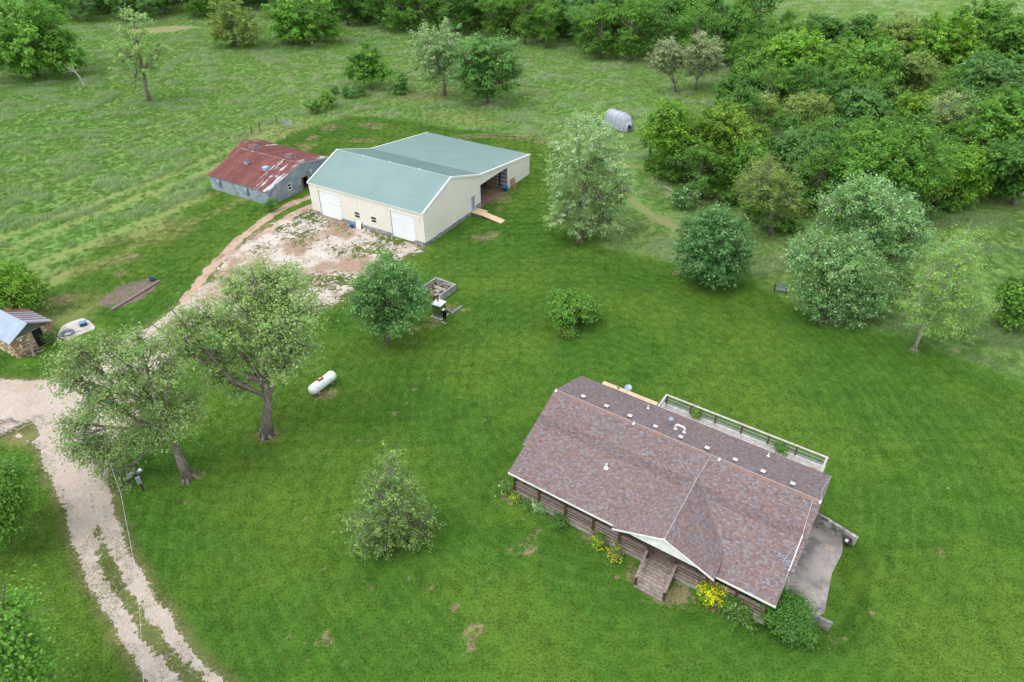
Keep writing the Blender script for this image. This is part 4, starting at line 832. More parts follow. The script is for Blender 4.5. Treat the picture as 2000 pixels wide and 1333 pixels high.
for u0, u1, z0, z1 in ((3.0, 4.3, 1.2, 2.5), (6.0, 7.3, 1.2, 2.5), (14.6, 15.9, 1.2, 2.5), (17.2, 18.5, 1.2, 2.5)):
    f_ = MB(); f_.bx(u0-.08, u1+.08, 2.03, 2.12, z0-.08, z1+.08); fo = f_.build('window', M_white, core); MB().bx(u0, u1, 2.0, 2.028, z0, z1).build('pane', M_glass, house) if False else MB().bx(u0, u1, 2.0, 2.028, z0, z1).build('window', M_glass, core)
f_ = MB(); f_.bx(12., 13., 2.03, 2.12, .6, 2.7); f_.build('door', M_redpost, core)
# porch
pf = MB(); pf.bx(.35, 19.7, .3, 2.2, .36, .44); porch = pf.build('porch', M_wood, house)
for k in range(14):
    a = .24+k*.14; t = random.uniform(.75, 1.3); MB().bx(.3+random.uniform(0, .03), 19.72+random.uniform(0, .03), a, a+.132, .445, .595+random.uniform(0, .006), (t, t, t)).build('floor_board', M_wood, porch)
PU = [.4, 2.6, 4.9, 7.2, 9.3, 11.42, 13.5, 15.7, 17.7, 19.6]
for u0 in PU:
    MB().bx(u0-.09, u0+.09, .22, .4, .6, rz_(.3)-.16 if not (9.2 < u0 < 16) else 2.95).build('post', M_post, porch)
for a, b in zip(PU[:-1], PU[1:]):
    if abs(a-11.42) < .01: continue
    for z, wd in ((.78, .05), (1.08, .05), (1.38, .05)):
        t = random.uniform(.8, 1.2); MB().bx(a+.1, b-.1, .28, .28+wd, z, z+.15, (t, t, t)).build('rail', M_wood, porch)
    MB().bx(a+.1, b-.1, .22, .40, 1.56, 1.61).build('rail', M_wood, porch)
for z in (.78, 1.08, 1.38): MB().bx(.38, .43, .42, 2.1, z, z+.15).build('rail', M_wood, porch)
MB().bx(-.12, .0, .9, 1.05, 0, 1.6).build('post', M_post, porch); MB().bx(-.1, .4, .93, 1.0, 1.4, 1.5).build('rail', M_wood, porch)
MB().bx(.35, 19.7, .24, .29, .30, .445).build('fascia', M_wood, porch)
la = MB()
for a, b in ((.4, 11.4), (13.55, 19.6)):
    x = a
    while x < b:
        la.beam((x, .235, .02), (x+.3, .235, .32), .012, .035); la.beam((x+.3, .222, .02), (x, .222, .32), .012, .035); x += .115
la.build('lattice', M_woodp, porch, kind='stuff')
MB().bx(.4, 19.6, .32, .36, -.05, .36).build('under_porch_shade', M_dark, porch)  # near-black board behind the lattice, painting the shade under the porch
stp = MB(); stp.beam((11.42, .2, .38), (11.6, -1.85, -.02), .06, .22); stp.beam((13.55, .2, .38), (13.62, -1.85, -.02), .06, .22); stairs = stp.build('porch_steps', M_wood, house)
for k in range(9):
    a = .2-k*.235; z = .565-k*.062; t = random.uniform(.75, 1.25); MB().bx(11.40+.02*k, 13.55+.008*k, a-.225, a, z-.05, z, (t*1.25, t*1.3, t*1.35)).build('tread', M_wood, stairs)
for u0, u1 in ((11.42, 11.62), (13.55, 13.66)):
    MB().bx(u1-.07, u1+.07, -1.8, -1.66, 0, .98).build('post', M_post, stairs)
    MB().beam((u0, .2, 1.55), (u1, -1.85, 1.02), .17, .05).build('rail', M_wood, stairs); MB().beam((u0, .2, 1.15), (u1, -1.75, .65), .05, .14).build('rail', M_wood, stairs)
# rear deck
dk = MB(); dk.bx(5.95, 19.6, 11.1, 15.05, 1.38, 1.5); deck = dk.build('deck', M_woodp, house)
for k in range(27):
    a = 11.2+k*.145; t = random.uniform(.8, 1.15); MB().bx(5.9, 19.65, a, a+.137, 1.505, 1.54, (t, t, t)).build('deck_board', M_woodp, deck)
for i in range(7):
    u0 = 6.35+i*(19.5-6.35)/6; MB().bx(u0-.06, u0+.06, 14.9, 15.02, -.0 if 1 else 0, 2.5).build('post', M_redpost, deck)
MB().bx(6.2, 19.62, 14.86, 15.04, 2.5, 2.55).build('rail', M_woodp, deck); MB().bx(6.35, 19.5, 14.93, 14.98, 2.02, 2.14).build('rail', M_grey, deck); MB().bx(6.35, 19.5, 14.93, 14.98, 1.72, 1.80).build('rail', M_grey, deck)
for u0 in (6.27, 19.53):
    MB().bx(u0-.08, u0+.08, 11.5, 14.86, 2.5, 2.55).build('rail', M_woodp, deck); MB().bx(u0-.025, u0+.025, 11.5, 14.86, 2.02, 2.14).build('rail', M_grey, deck)
o = MB(); pc = HP(.45, 11.5); o.bx(0, 5.3, 0, 3.2, 1.5, 1.56); 
for a in (.2, 2.6, 5.0):
    for b in (.2, 3.0): o.bx(a, a+.1, b, b+.1, 0, 1.5)
o.build('plywood_platform', M_ply, loc=(*pc, 0), rz=HYAW, label='raw plywood platform behind the house, left of the railed deck', cat='platform')
bush((1360, 812), .5, .8, 700, 'bright', 'green potted plant on the deck, left of the other one', 640, z=1.5); bush((1523, 880), .5, .8, 700, 'green', 'green potted plant on the deck near its right end', 641, z=1.5)
MB().lathe((0, 0, 0), [(.1, 0), (.15, .2), (.13, .2), (.09, .04), (0, .04)], 12).build('flower_pot', M_ply, loc=(*HP(18.9, 14.2), 1.54), label='small tan pot at the right end of the deck', cat='pot')
# retaining walls, tub, barrel
def rwall(a, b, z0, za, zb, th, name, lab):
    a = HP(*a); b = HP(*b); d = nrm(b-a); n_ = np.array([-d[1], d[0]])*th/2; c = (*a, 0); q = b-a
    m_ = MB(); m_.hexa([(-n_[0], -n_[1], z0), (q[0]-n_[0], q[1]-n_[1], z0), (q[0]+n_[0], q[1]+n_[1], z0), (n_[0], n_[1], z0), (-n_[0], -n_[1], za), (q[0]-n_[0], q[1]-n_[1], zb), (q[0]+n_[0], q[1]+n_[1], zb), (n_[0], n_[1], za)])
    m_.build(name, M_conc, loc=c, label=lab, cat='wall')
rwall((20.0, 11.2), (23.35, 10.85), -1.15, .45, -.0, .22, 'retaining_wall', 'sloping concrete retaining wall beside the patio at the right of the house')
rwall((21.95, 3.05), (23.45, 2.75), -1.1, -.28, .1, .2, 'retaining_wall', 'short low concrete wall past the dark green shrub at the patio end')
tb = empty('planter_tub', (*HP(22.75, 10.35), -.5), 0, 'round black tub with white things in it, against the end of the concrete wall', 'tub')
MB().lathe((0, 0, 0), [(.25, 0), (.34, .36), (.36, .38), (.30, .38), (.26, .06), (0, .06)], 20).build('tub', M_black, tb, True)
q = MB(); q.bx(-.12, .05, -.1, .1, .08, .3); q.bx(.03, .15, -.02, .12, .08, .24, (.7, .4, .4)); q.build('contents', M_white, tb)
MB().lathe((0, 0, 0), [(.24, 0), (.29, .25), (.29, .65), (.24, .88), (.2, .88), (.2, .84), (0, .84)], 18).build('blue_barrel', M('dark_blue_barrel', (.015, .07, .20), (.02, .09, .25), 4, .4), loc=(*HP(20.55, 3.55), -.93), smooth=False, label='dark blue barrel on the patio beside the dark green shrub', cat='barrel')
q = MB(); q.bx(-.35, .35, -.3, .3, 0, .02); q.build('doormat', M('tan_mat', (.40, .33, .28), (.33, .27, .23), 6, .9), loc=(*HP(21.9, 9.6), -.926), rz=HYAW, label='tan square mat lying on the patio near the black tub', cat='mat')

# ---------------------------------------------------------------- cream steel barn
barn = empty('steel_barn', (*BO, 0), BYAW, 'large cream steel barn with green roof, two white overhead doors and an open bay', 'barn')
BW = 18.73; BPF = [(0, 4.54), (6.152, 6.88), (12.8, 4.83), (26.35, 3.05)]
def bz(u):
    for (a, za), (b, zb) in zip(BPF[:-1], BPF[1:]):
        if u <= b: return za+(u-a)*(zb-za)/(b-a)
    return BPF[-1][1]
def ribwall(mb, P, x0, x1, zb, top, ops, nrm_, pitch=.229, th=.012, t=(1, 1, 1)):
    """P(x, z, off) -> local point; columns with openings (x0,x1,z0,z1)"""
    cuts = sorted(set([x0, x1]+[c for o_ in ops for c in o_[:2]]+list(np.arange(x0, x1, pitch))))
    cuts = [c for c in cuts if x0 <= c <= x1]
    for a, b in zip(cuts[:-1], cuts[1:]):
        if b-a < 1e-4: continue
        m_ = (a+b)/2; seg = [(zb, None)]; sp = [zb]
        for o_ in ops:
            if o_[0]-1e-6 <= m_ <= o_[1]+1e-6: sp += [o_[2], o_[3]]
        sp = sp+[None]
        for i in range(0, len(sp), 2):
            z0 = sp[i]; z1 = sp[i+1]; ta = top(a) if z1 is None else z1; tb_ = top(b) if z1 is None else z1
            if z0 >= min(ta, tb_)-.01: continue
            mb.add([P(a, z0, 0), P(b, z0, 0), P(b, tb_, 0), P(a, ta, 0)], [(0, 1, 2, 3)], t)
            if b-a > .12:
                r0, r1 = a+.01, a+.055; mb.add([P(r0-.01, z0, .001), P(r0, z0, .042), P(r1, z0, .042), P(r1+.01, z0, .001), P(r0-.01, ta, .001), P(r0, ta, .042), P(r1, ta, .042), P(r1+.01, ta, .001)], [(0, 1, 5, 4), (1, 2, 6, 5), (2, 3, 7, 6)], t)
DO = [(13.6, 17.25, .0, 3.72), (1.45, 5.15, .0, 3.72)]; WI = [(10.4, 11.2, 1.3, 2.06), (7.64, 8.44, 1.3, 2.06)]
wb = MB(); ribwall(wb, lambda x, z, o_: (-o_, x, z), 0, BW, .5, lambda x: 4.5, DO+WI, 0); front_w = wb.build('wall', M_cream, barn)
SIDE = [(10.5, 11.4, .4, 2.45), (12.8, 19.95, -.05, 3.35)]
wb = MB(); ribwall(wb, lambda x, z, o_: (x, -o_, z), 0, 12.75, .5, lambda x: bz(x)-.04, SIDE, 0); ribwall(wb, lambda x, z, o_: (x, -o_, z), 12.75, 26.35, -.05, lambda x: bz(x)-.04, SIDE, 0); side_w = wb.build('wall', M_cream, barn)
wb = MB(); ribwall(wb, lambda x, z, o_: (x, BW+o_, z), 0, 26.35, 0, lambda x: bz(x)-.04, [], 0); wb.build('wall', M_cream, barn)
wb = MB(); ribwall(wb, lambda x, z, o_: (26.35+o_, x, z), 0, BW, 0, lambda x: 3.0, [], 0); wb.build('wall', M_cream, barn)
fd = MB()
x = 0
while x < BW:
    if not any(a-.2 < x < b for a, b, _, _ in DO) and x+.39 < BW:
        for r_ in range(3):
            t = random.uniform(.7, 1.15); fd.bx(-.09, .1, x+(.2 if r_ % 2 else 0), x+(.2 if r_ % 2 else 0)+.385, -.1+.2*r_, .09+.2*r_, (t, t, t))
    x += .4
x = 0
while x < 12.4:
    for r_ in range(3):
        t = random.uniform(.55, 1.15); fd.bx(x+.02, x+.40, -.09, .1, -.1+.2*r_, .09+.2*r_, (t, t, t))
    x += .4
fd.bx(-.06, .1, 0, BW, -.1, .485, (.8, .8, .8)) if False else None
fd.build('foundation', M_block, barn)
fb = MB(); fb.bx(-.05, .05, 0, 1.4, -.1, .49); fb.bx(-.05, .05, 5.2, 13.55, -.1, .49); fb.bx(-.05, .05, 17.3, BW, -.1, .49); fb.bx(.05, 12.75, -.05, .05, -.1, .49); fb.bx(11.45, 12.72, -.06, -.052, .2, .9); fb.build('foundation', M_conc, barn)
def green_slope(a, za, b, zb, l=-.12, r_=BW+.12):
    m_ = MB(); m_.slab([(a, l, za), (a, r_, za), (b, r_, zb), (b, l, zb)][::-1], .05); d = np.array([b-a, zb-za]); n_ = nrm([-(zb-za), b-a]); x = l+.08
    while x < r_:
        m_.hexa([(a, x, za+.001), (a, x+.07, za+.001), (b, x+.07, zb+.001), (b, x, zb+.001), (a+n_[0]*.055, x+.018, za+n_[1]*.055), (a+n_[0]*.055, x+.052, za+n_[1]*.055), (b+n_[0]*.055, x+.052, zb+n_[1]*.055), (b+n_[0]*.055, x+.018, zb+n_[1]*.055)]); x += .305
    return m_
groof = green_slope(-.15, 4.50, 6.152, 6.90).build('roof', M_green, barn)
green_slope(6.152, 6.898, 12.8, 4.85).build('roof', M_green, barn); green_slope(12.8, 4.85, 26.5, 3.05).build('roof', M_green, barn)
q = MB(); q.slab([(5.95, -.13, 6.87), (6.152, -.13, 6.955), (6.152, BW+.13, 6.955), (5.95, BW+.13, 6.87)], .02); q.slab([(6.152, -.13, 6.955), (6.38, -.13, 6.89), (6.38, BW+.13, 6.89), (6.152, BW+.13, 6.955)], .02); q.build('ridge_cap', M_green, groof)
for w0 in (14.12, 9.53, 4.77): MB().lathe((6.1, w0, 6.93), [(.09, 0), (.09, .12), (0, .15)], 8).build('ridge_bracket', M_white, groof)
for wv in (-.15, BW+.12):
    q = MB()
    for (a, za), (b, zb) in zip([(-.17, 4.49)]+BPF[1:-1], BPF[1:-1]+[(26.52, 3.04)]):
        q.hexa([(a, wv, za-.2), (b, wv, zb-.2), (b, wv+.03, zb-.2), (a, wv+.03, za-.2), (a, wv, za+.07), (b, wv, zb+.07), (b, wv+.03, zb+.07), (a, wv+.03, za+.07)])
        q.hexa([(a, wv, za+.071), (b, wv, zb+.071), (b, wv+.16*(1 if wv < 0 else -1), zb+.071), (a, wv+.16*(1 if wv < 0 else -1), za+.071), (a, wv, za+.085), (b, wv, zb+.085), (b, wv+.16*(1 if wv < 0 else -1), zb+.085), (a, wv+.16*(1 if wv < 0 else -1), za+.085)])
    q.build('rake_trim', M_white, groof)
q = MB(); q.bx(-.17, -.13, -.1, BW+.1, 4.38, 4.49); q.build('eave_trim', M_cream, groof); q = MB(); q.bx(26.5, 26.53, -.1, BW+.1, 2.9, 3.05); q.build('eave_trim', M_white, groof)
q = MB(); q.bx(-.045, .0, -.045, .12, .5, 4.4); q.bx(.0, .12, -.045, -.002, .5, 4.5); q.build('corner_trim', M_white, barn)
q = MB(); q.bx(26.25, 26.4, -.045, -.03, 0, 2.9); q.build('corner_trim', M_white, barn); q = MB(); q.bx(-.045, 0, BW-.1, BW+.04, .5, 4.4); q.build('corner_trim', M_white, barn)
q = MB(); q.bx(.13, 12.75, -.05, -.031, .47, .56); q.bx(19.95, 20.1, -.05, -.031, 0, 3.4); q.bx(12.7, 12.8, -.05, -.031, 0, 3.45); q.bx(12.8, 20.1, -.05, -.031, 3.35, 3.45); q.build('trim', M_white, side_w)
for a, b, z0, z1 in DO:
    dr = MB(); dr.bx(-.04, .0, a-.12, a-.02, .0, z1+.1); dr.bx(-.04, 0, b+.02, b+.12, 0, z1+.1); dr.bx(-.04, 0, a-.02, b+.02, z1+.0, z1+.1); door = dr.build('garage_door', M_white, barn)
    for k in range(7):
        h_ = (z1-.08)/7; m_ = MB(); z = .08+k*h_; m_.bx(.06, .10, a, b, z+.012, z+h_-.012)
        for j in range(2): m_.bx(.052, .06, a+.02, b-.02, z+.05+j*h_*.45, z+.05+j*h_*.45+h_*.3)
        m_.build('door_section', M_door, door)
    MB().bx(.1, .12, a, b, .05, z1).build('door_backing', M_grey, door)
    MB().bx(-.9, .1, a-.1, b+.1, -.05, .045).build('door_apron', M_conc, door) if False else None
for a, b, z0, z1 in WI:
    wn = MB(); wn.bx(-.04, .05, a-.09, a, z0-.08, z1+.08); wn.bx(-.04, .05, b, b+.09, z0-.08, z1+.08); wn.bx(-.04, .05, a, b, z0-.08, z0); wn.bx(-.04, .05, a, b, z1, z1+.08); wn.bx(-.03, .05, a, b, (z0+z1)/2-.035, (z0+z1)/2+.035); wo = wn.build('window', M_white, barn)
    for z in (z0, (z0+z1)/2+.035): MB().bx(.0, .02, a, b, z, z+(z1-z0)/2-.035).build('pane', M_glass, wo)
dr = MB(); dr.bx(10.42, 10.5, -.05, .05, .4, 2.5); dr.bx(11.4, 11.48, -.05, .05, .4, 2.5); dr.bx(10.5, 11.4, -.05, .05, 2.45, 2.53); wd = dr.build('walk_door', M_white, barn)
MB().bx(10.5, 11.4, .02, .06, .42, 2.45).build('door_leaf', M('grey_blue_door', (.30, .34, .40), (.26, .30, .36), 1, .4), wd); MB().bx(11.25, 11.32, -.05, .02, 1.35, 1.42).build('handle', M_dkmetal, wd)
for p in ((-.16, .62, 3.72), (10.15, -.16, 2.2)): MB().lathe(p, [(.03, -.12), (.1, -.1), (.1, .06), (.05, .1), (0, .1)], 10).build('wall_lamp', M_pvc, barn)
# open bay: partition panels with dark girts, posts
q = MB(); ribwall(q, lambda x, z, o_: (20.1-o_, x, z), .1, BW-.1, 0, lambda x: bz(20.1)-.1, [], 0); part_ = q.build('partition', M_inner, barn)
for k in range(6): MB().bx(19.98, 20.07, .1, BW-.2, .35+k*.6, .45+k*.6).build('girt', M_post, part_)
for k in range(6): MB().bx(19.9, 20.08, 1.2+k*2.6, 1.36+k*2.6, 0, 3.6).build('stud', M_post, part_)
q = MB(); ribwall(q, lambda x, z, o_: (12.6+o_, x, z), .1, BW-.1, 0, lambda x: 4.6, [], 0); q.build('partition', M_inner, barn)
q = MB(); q.bx(12.6, 20.1, .0, BW-.1, .004, .03); q.build('bay_floor', M('bay_dirt', (.24, .16, .115), (.17, .115, .085), 1.5, .95, bump=.4), barn)
# things around the barn
ramp = empty('plywood_ramp', (*BP(10.9, 0), 0), BYAW, 'two piece plywood ramp leading to the grey walk door of the cream barn', 'ramp')
def lsl(pts, th): return MB().slab([(x-10.9, y, z) for x, y, z in pts], th)
lsl([(10.25, -1.75, .34), (11.85, -1.75, .34), (11.85, -.12, .42), (10.25, -.12, .42)], .05).build('sheet', M_ply, ramp); lsl([(10.0, -4.95, .06), (11.15, -4.95, .06), (11.35, -1.65, .40), (10.2, -1.65, .40)], .05).build('sheet', M_ply, ramp)
q = MB(); 
for a in (-.5, .6): q.bx(a, a+.1, -1.7, -.2, 0, .33)
q.build('joist', M_wood, ramp)
def bucket(loc, r, h, lab, name='blue_bucket'):
    b = empty(name, loc, 0, lab, 'bucket'); MB().lathe((0, 0, 0), [(r*.78, 0), (r, h), (r*1.05, h), (r*1.05, h-.03), (r*.95, h-.03), (r*.74, .03), (0, .03)], 18).build('tub', M_blue, b, True)
    MB().tube([(r, 0, h), (r*.7, .08, h*1.12), (0, .1, h*1.18), (-r*.7, .08, h*1.12), (-r, 0, h)], .012, 5).build('handle', M_dkmetal, b)
bucket((*BP(19.35, -.0), 0), .42, .62, 'big blue tub standing in the open bay of the cream barn')
bucket((*BP(-.7, 11.35), 0), .30, .62, 'blue bucket in front of the cream barn beside the white board')
q = MB(); q.hexa([(-.42, .06, 0), (.42, .06, 0), (.42, .0, 0), (-.42, .0, 0), (-.42, .30, 1.0), (.42, .30, 1.0), (.42, .26, 1.0), (-.42, .26, 1.0)]); q.build('white_board', M_white, loc=(*BP(-.45, 10.55), 0), rz=BYAW-math.pi/2, label='white board leaning on the foundation of the cream barn below a window', cat='board')
q = MB(); q.lathe((0, 0, 0), [(.28, 0), (.28, .42), (.25, .45), (0, .45)], 8); q.build('well_cap', M_grey, loc=gp(585, 436), label='squat grey metal cap standing in the gravel left of the cream barn', cat='well cap')
def pallet(P0, dx, dy, lab, wdt=1.1, hgt=1.2):
    """leaning: dx along the bottom, dy up the face"""
    e = empty('wooden_pallet', P0, 0, lab, 'pallet'); dx = nrm(dx); dy = nrm(dy); n_ = np.cross(dx, dy)
    for k in range(8): a = dy*(k*hgt/7.6); MB().beam(a, a+dx*wdt, .1, .02, up=n_).build('slat', M_pallet, e) if False else MB().hexa([a, a+dx*wdt, a+dx*wdt+dy*.1, a+dy*.1, a+n_*.02, a+dx*wdt+n_*.02, a+dx*wdt+dy*.1+n_*.02, a+dy*.1+n_*.02]).build('slat', M_pallet, e)
    for k in range(3): a = dx*(k*(wdt-.06)/2)-n_*.09; MB().hexa([a, a+dx*.06, a+dx*.06+dy*hgt, a+dy*hgt, a+n_*.088, a+dx*.06+n_*.088, a+dx*.06+dy*hgt+n_*.088, a+dy*hgt+n_*.088]).build('runner', M_pallet, e)
bv = np.array([bc, bs, 0]); bwv = np.array([-bs, bc, 0])
pallet((*BP(18.9, 2.9), .04), -bwv, nrm(bv*.35+np.array([0, 0, 1])), 'brown wooden pallet leaning inside the open bay of the cream barn', 1.5, 1.6)
pallet((*BP(20.6, -.55), .0), bv, nrm(bwv*.35+np.array([0, 0, 1])), 'weathered pallet leaning on the outside wall right of the open bay', 1.1, 1.3)
bk = empty('feed_drum', (*BP(18.6, 5.2), .03), 0, 'pale drum in the dim back of the open bay', 'drum'); MB().lathe((0, 0, 0), [(.3, 0), (.3, .85), (.27, .87), (0, .87)], 14).build('body', M_grey, bk)

# ---------------------------------------------------------------- rusty roofed barn
red = empty('old_barn', (*RO, 0), BYAW, 'old galvanised barn with a rusty red metal roof and roof ventilators', 'barn')
RP = [(-.15, 2.10), (6.5, 3.95), (12.25, 2.9)]; RW = 11.85
def rzz(u): return 2.14+(3.95-2.14)*u/6.5 if u < 6.5 else 3.95-(u-6.5)*(1.05/5.75)
def rust(name, thr, sx):
    g = NG(name); tc = g.t.nodes.new('ShaderNodeTexCoord').outputs['Object']; mp = g.t.nodes.new('ShaderNodeMapping'); g.t.links.new(tc, mp.inputs[0]); mp.inputs['Scale'].default_value = (.25, 2.2, .25)
    n1 = g.noise(1.2, 6, .7, mp.outputs[0]); n2 = g.noise(1.2, 5, .7, tc)
    r_ = g.mix(g.ramp(n2, .35, .65), (.20, .070, .062), (.145, .050, .046)); r_ = g.mix(g.ramp(n1, .55, .7), r_, (.28, .10, .075))
    col = g.mix(g.ramp(g.math('MULTIPLY_ADD', n2, .5, n1), thr, thr+.06), r_, (.52, .53, .55)); col = g.mix(1., col, g.attr('tint'), 'MULTIPLY')
    g.bump(n1, .2, .02); return g.done(col, .6, .1)
M_rust = rust('rusty_tin', 1.1, 1); M_rust2 = rust('rusty_silver_tin', .80, 1); M_rust3 = rust('bare_silver_tin', .70, 1)
rb = MB(); rb.slab([(-.1, 0, 2.08), (-.1, RW, 2.08), (6.5, RW, 3.9), (6.5, 0, 3.9)][::-1], .04); rb.slab([(6.5, 0, 3.9), (6.5, RW, 3.9), (12.2, RW, 2.86), (12.2, 0, 2.86)][::-1], .04); rroof = rb.build('roof', M_rust, red)
def tinpanel(a, za, b, zb, w0, w1, mat, par, t=1.):
    m_ = MB(); m_.slab([(a, w0, za), (a, w1, za), (b, w1, zb), (b, w0, zb)][::-1], .01, (t, t, t)); n_ = nrm([-(zb-za), b-a])*.06
    for f_ in (.04, .5):
        x = w0+(w1-w0)*f_; m_.hexa([(a, x, za), (a, x+.13, za), (b, x+.13, zb), (b, x, zb), (a+n_[0], x+.03, za+n_[1]), (a+n_[0], x+.10, za+n_[1]), (b+n_[0], x+.10, zb+n_[1]), (b+n_[0], x+.03, zb+n_[1])], (t, t, t))
    m_.build('roof_panel', mat, par)
NP = 16
for k in range(NP):
    w0 = -.2+k*(RW+.35)/NP; w1 = w0+(RW+.35)/NP; o_ = random.uniform(0, .012)
    mA = M_rust3 if k == 0 else M_rust2 if k in (1, 2, 3, 4) else M_rust
    tinpanel(-.2, 2.13+o_, 6.5, 3.97+o_, w0, w1, mA, rroof, random.uniform(.85, 1.15)); tinpanel(6.5, 3.97+o_, 12.3, 2.92+o_, w0, w1, M_rust2 if k in (0, 1, 14) else M_rust, rroof, random.uniform(.85, 1.1))
q = MB(); q.slab([(6.3, -.22, 3.965), (6.5, -.22, 4.03), (6.5, RW+.15, 4.03), (6.3, RW+.15, 3.965)], .015); q.slab([(6.5, -.22, 4.03), (6.7, -.22, 3.99), (6.7, RW+.15, 3.99), (6.5, RW+.15, 4.03)], .015); q.build('ridge_cap', M_rust2, rroof)
for a, za, b, zb in ((-.2, 2.15, 6.5, 4.0), (6.5, 4.0, 12.3, 2.95)): MB().hexa([(a, -.24, za-.16), (b, -.24, zb-.16), (b, -.2, zb-.16), (a, -.2, za-.16), (a, -.24, za+.03), (b, -.24, zb+.03), (b, -.2, zb+.03), (a, -.2, za+.03)]).build('rake_trim', M_tin, rroof)
wb = MB(); ribwall(wb, lambda x, z, o_: (-o_, x, z), 0, RW, 0, lambda x: 2.1, [], 0, .25); fw = wb.build('wall', M_galvl, red)
MB().bx(-.035, -.03, 6.75, 6.95, .0, 2.05).build('rust_streak', M('rust_stain', (.42, .33, .22), (.33, .25, .17), 3, .8), fw)
wb = MB(); ribwall(wb, lambda x, z, o_: (x, -o_, z), 0, 12.2, 0, lambda x: rzz(x)-.05, [(3.65, 4.25, 1.0, 1.8), (6.35, 7.5, 0, 1.75)], 0, .25); sw = wb.build('wall', M_galv, red)
wb = MB(); ribwall(wb, lambda x, z, o_: (x, RW+o_, z), 0, 12.2, 0, lambda x: rzz(x)-.05, [], 0, .25); ribwall(wb, lambda x, z, o_: (12.2+o_, x, z), 0, RW, 0, lambda x: 2.85, [], 0, .25); wb.build('wall', M_galv, red)
MB().bx(.1, 12.0, .15, RW-.1, .0, .03).build('barn_floor', M_soil, red); MB().bx(4.6, 9.4, 1.6, 1.7, .03, 2.6).build('inner_wall', M_post, red)
wn = MB(); wn.bx(3.58, 3.65, -.05, .03, .94, 1.86); wn.bx(4.25, 4.32, -.05, .03, .94, 1.86); wn.bx(3.65, 4.25, -.05, .03, .94, 1.0); wn.bx(3.65, 4.25, -.05, .03, 1.8, 1.86); wn.bx(3.65, 4.25, -.04, .03, 1.37, 1.44); wo = wn.build('window', M_white, red); MB().bx(3.65, 4.25, .03, .04, 1.0, 1.8).build('pane', M_glass, wo)
q = MB(); q.bx(6.27, 6.35, -.05, .03, 0, 1.83); q.bx(7.5, 7.58, -.05, .03, 0, 1.83); q.bx(6.35, 7.5, -.05, .03, 1.75, 1.83); q.build('door_frame', M_wood, red); q = MB(); q.bx(6.5, 6.56, -.02, .5, 0, 1.7); q.build('door_leaf', M_wood, red)
MB().bx(5.8, 5.95, -.06, -.03, .7, .85).build('hatch', M_dark, red)
def hood(loc, ax):
    m_ = MB(); pr = [(0, .62), (.24, .55), (.34, .25), (.34, -.2), (.2, -.48), (0, -.5)]
    vs = []
    for s_ in (-.3, .3):
        for d_, z in pr: vs.append((loc[0]-d_, loc[1]+s_, loc[2]+z) if ax == 0 else (loc[0]+s_, loc[1]-d_, loc[2]+z))
    n_ = len(pr); m_.add(vs, [tuple(range(n_)), tuple(range(n_, 2*n_))[::-1]]+[(i, i+n_, (i+1) % n_+n_, (i+1) % n_) for i in range(n_)]); m_.build('vent_hood', M_tin, red)
hood((-.03, 9.8, 1.3), 0); hood((-.03, 4.2, 1.25), 0); hood((8.1, -.03, 1.95), 1)
for (u0, w0, s_, rusty) in ((7.9, 10.6, 1.15, 1), (7.9, 3.2, 1.15, 1), (3.95, 7.9, .72, 1), (3.7, 3.75, .8, 0)):
    z = rzz(u0); v = MB(); v.bx(u0-s_*.42, u0+s_*.42, w0-s_*.42, w0+s_*.42, z-.35, z+.42); vo = v.build('roof_ventilator', M_tin, rroof)
    for k in range(3): v = MB(); zz_ = z+.02+k*.15; v.hexa([(u0-s_*.52, w0-s_*.52, zz_), (u0+s_*.52, w0-s_*.52, zz_), (u0+s_*.52, w0+s_*.52, zz_), (u0-s_*.52, w0+s_*.52, zz_), (u0-s_*.44, w0-s_*.44, zz_+.08), (u0+s_*.44, w0-s_*.44, zz_+.08), (u0+s_*.44, w0+s_*.44, zz_+.08), (u0-s_*.44, w0+s_*.44, zz_+.08)], (1, 1, 1) if k else (.9, .9, .9)); v.build('roof_ventilator', M_tin, rroof)
    v = MB(); s2 = s_*.56; v.hexa([(u0-s2, w0-s2, z+.45), (u0+s2, w0-s2, z+.45), (u0+s2, w0+s2, z+.45), (u0-s2, w0+s2, z+.45), (u0-.02, w0-s2, z+.55), (u0+.02, w0-s2, z+.55), (u0+.02, w0+s2, z+.55), (u0-.02, w0+s2, z+.55)]); v.build('roof_ventilator', M_rust if rusty else M_tin, rroof)
# lean-to wing
wg = MB(); wg.slab([(6.2, RW, 2.1), (6.2, 15.3, 2.1), (9.3, 15.3, 3.45), (9.3, RW, 3.45)][::-1], .03); wg.slab([(9.3, RW, 3.45), (9.3, 15.3, 3.45), (12.4, 15.3, 2.85), (12.4, RW, 2.85)][::-1], .03); wgo = wg.build('wing_roof', M_rust, red)
for k in range(5):
    w0 = RW+.05+k*.66; tinpanel(6.1, 2.12, 9.3, 3.5, w0, w0+.66, M_rust if k < 4 else M_rust2, wgo); tinpanel(9.3, 3.5, 12.5, 2.88, w0, w0+.66, M_rust2 if k % 2 else M_rust, wgo)
wb = MB(); ribwall(wb, lambda x, z, o_: (6.4-o_, x, z), RW, 15.2, 0, lambda x: 2.1, [], 0, .25); ribwall(wb, lambda x, z, o_: (x, 15.2+o_, z), 6.4, 12.3, 0, lambda x: 2.1+(x-6.2)*.43 if x < 9.3 else 3.4-(x-9.3)*.19, [], 0, .25); ribwall(wb, lambda x, z, o_: (12.3+o_, x, z), RW, 15.2, 0, lambda x: 2.8, [], 0, .25); wb.build('wing_wall', M_galv, red)

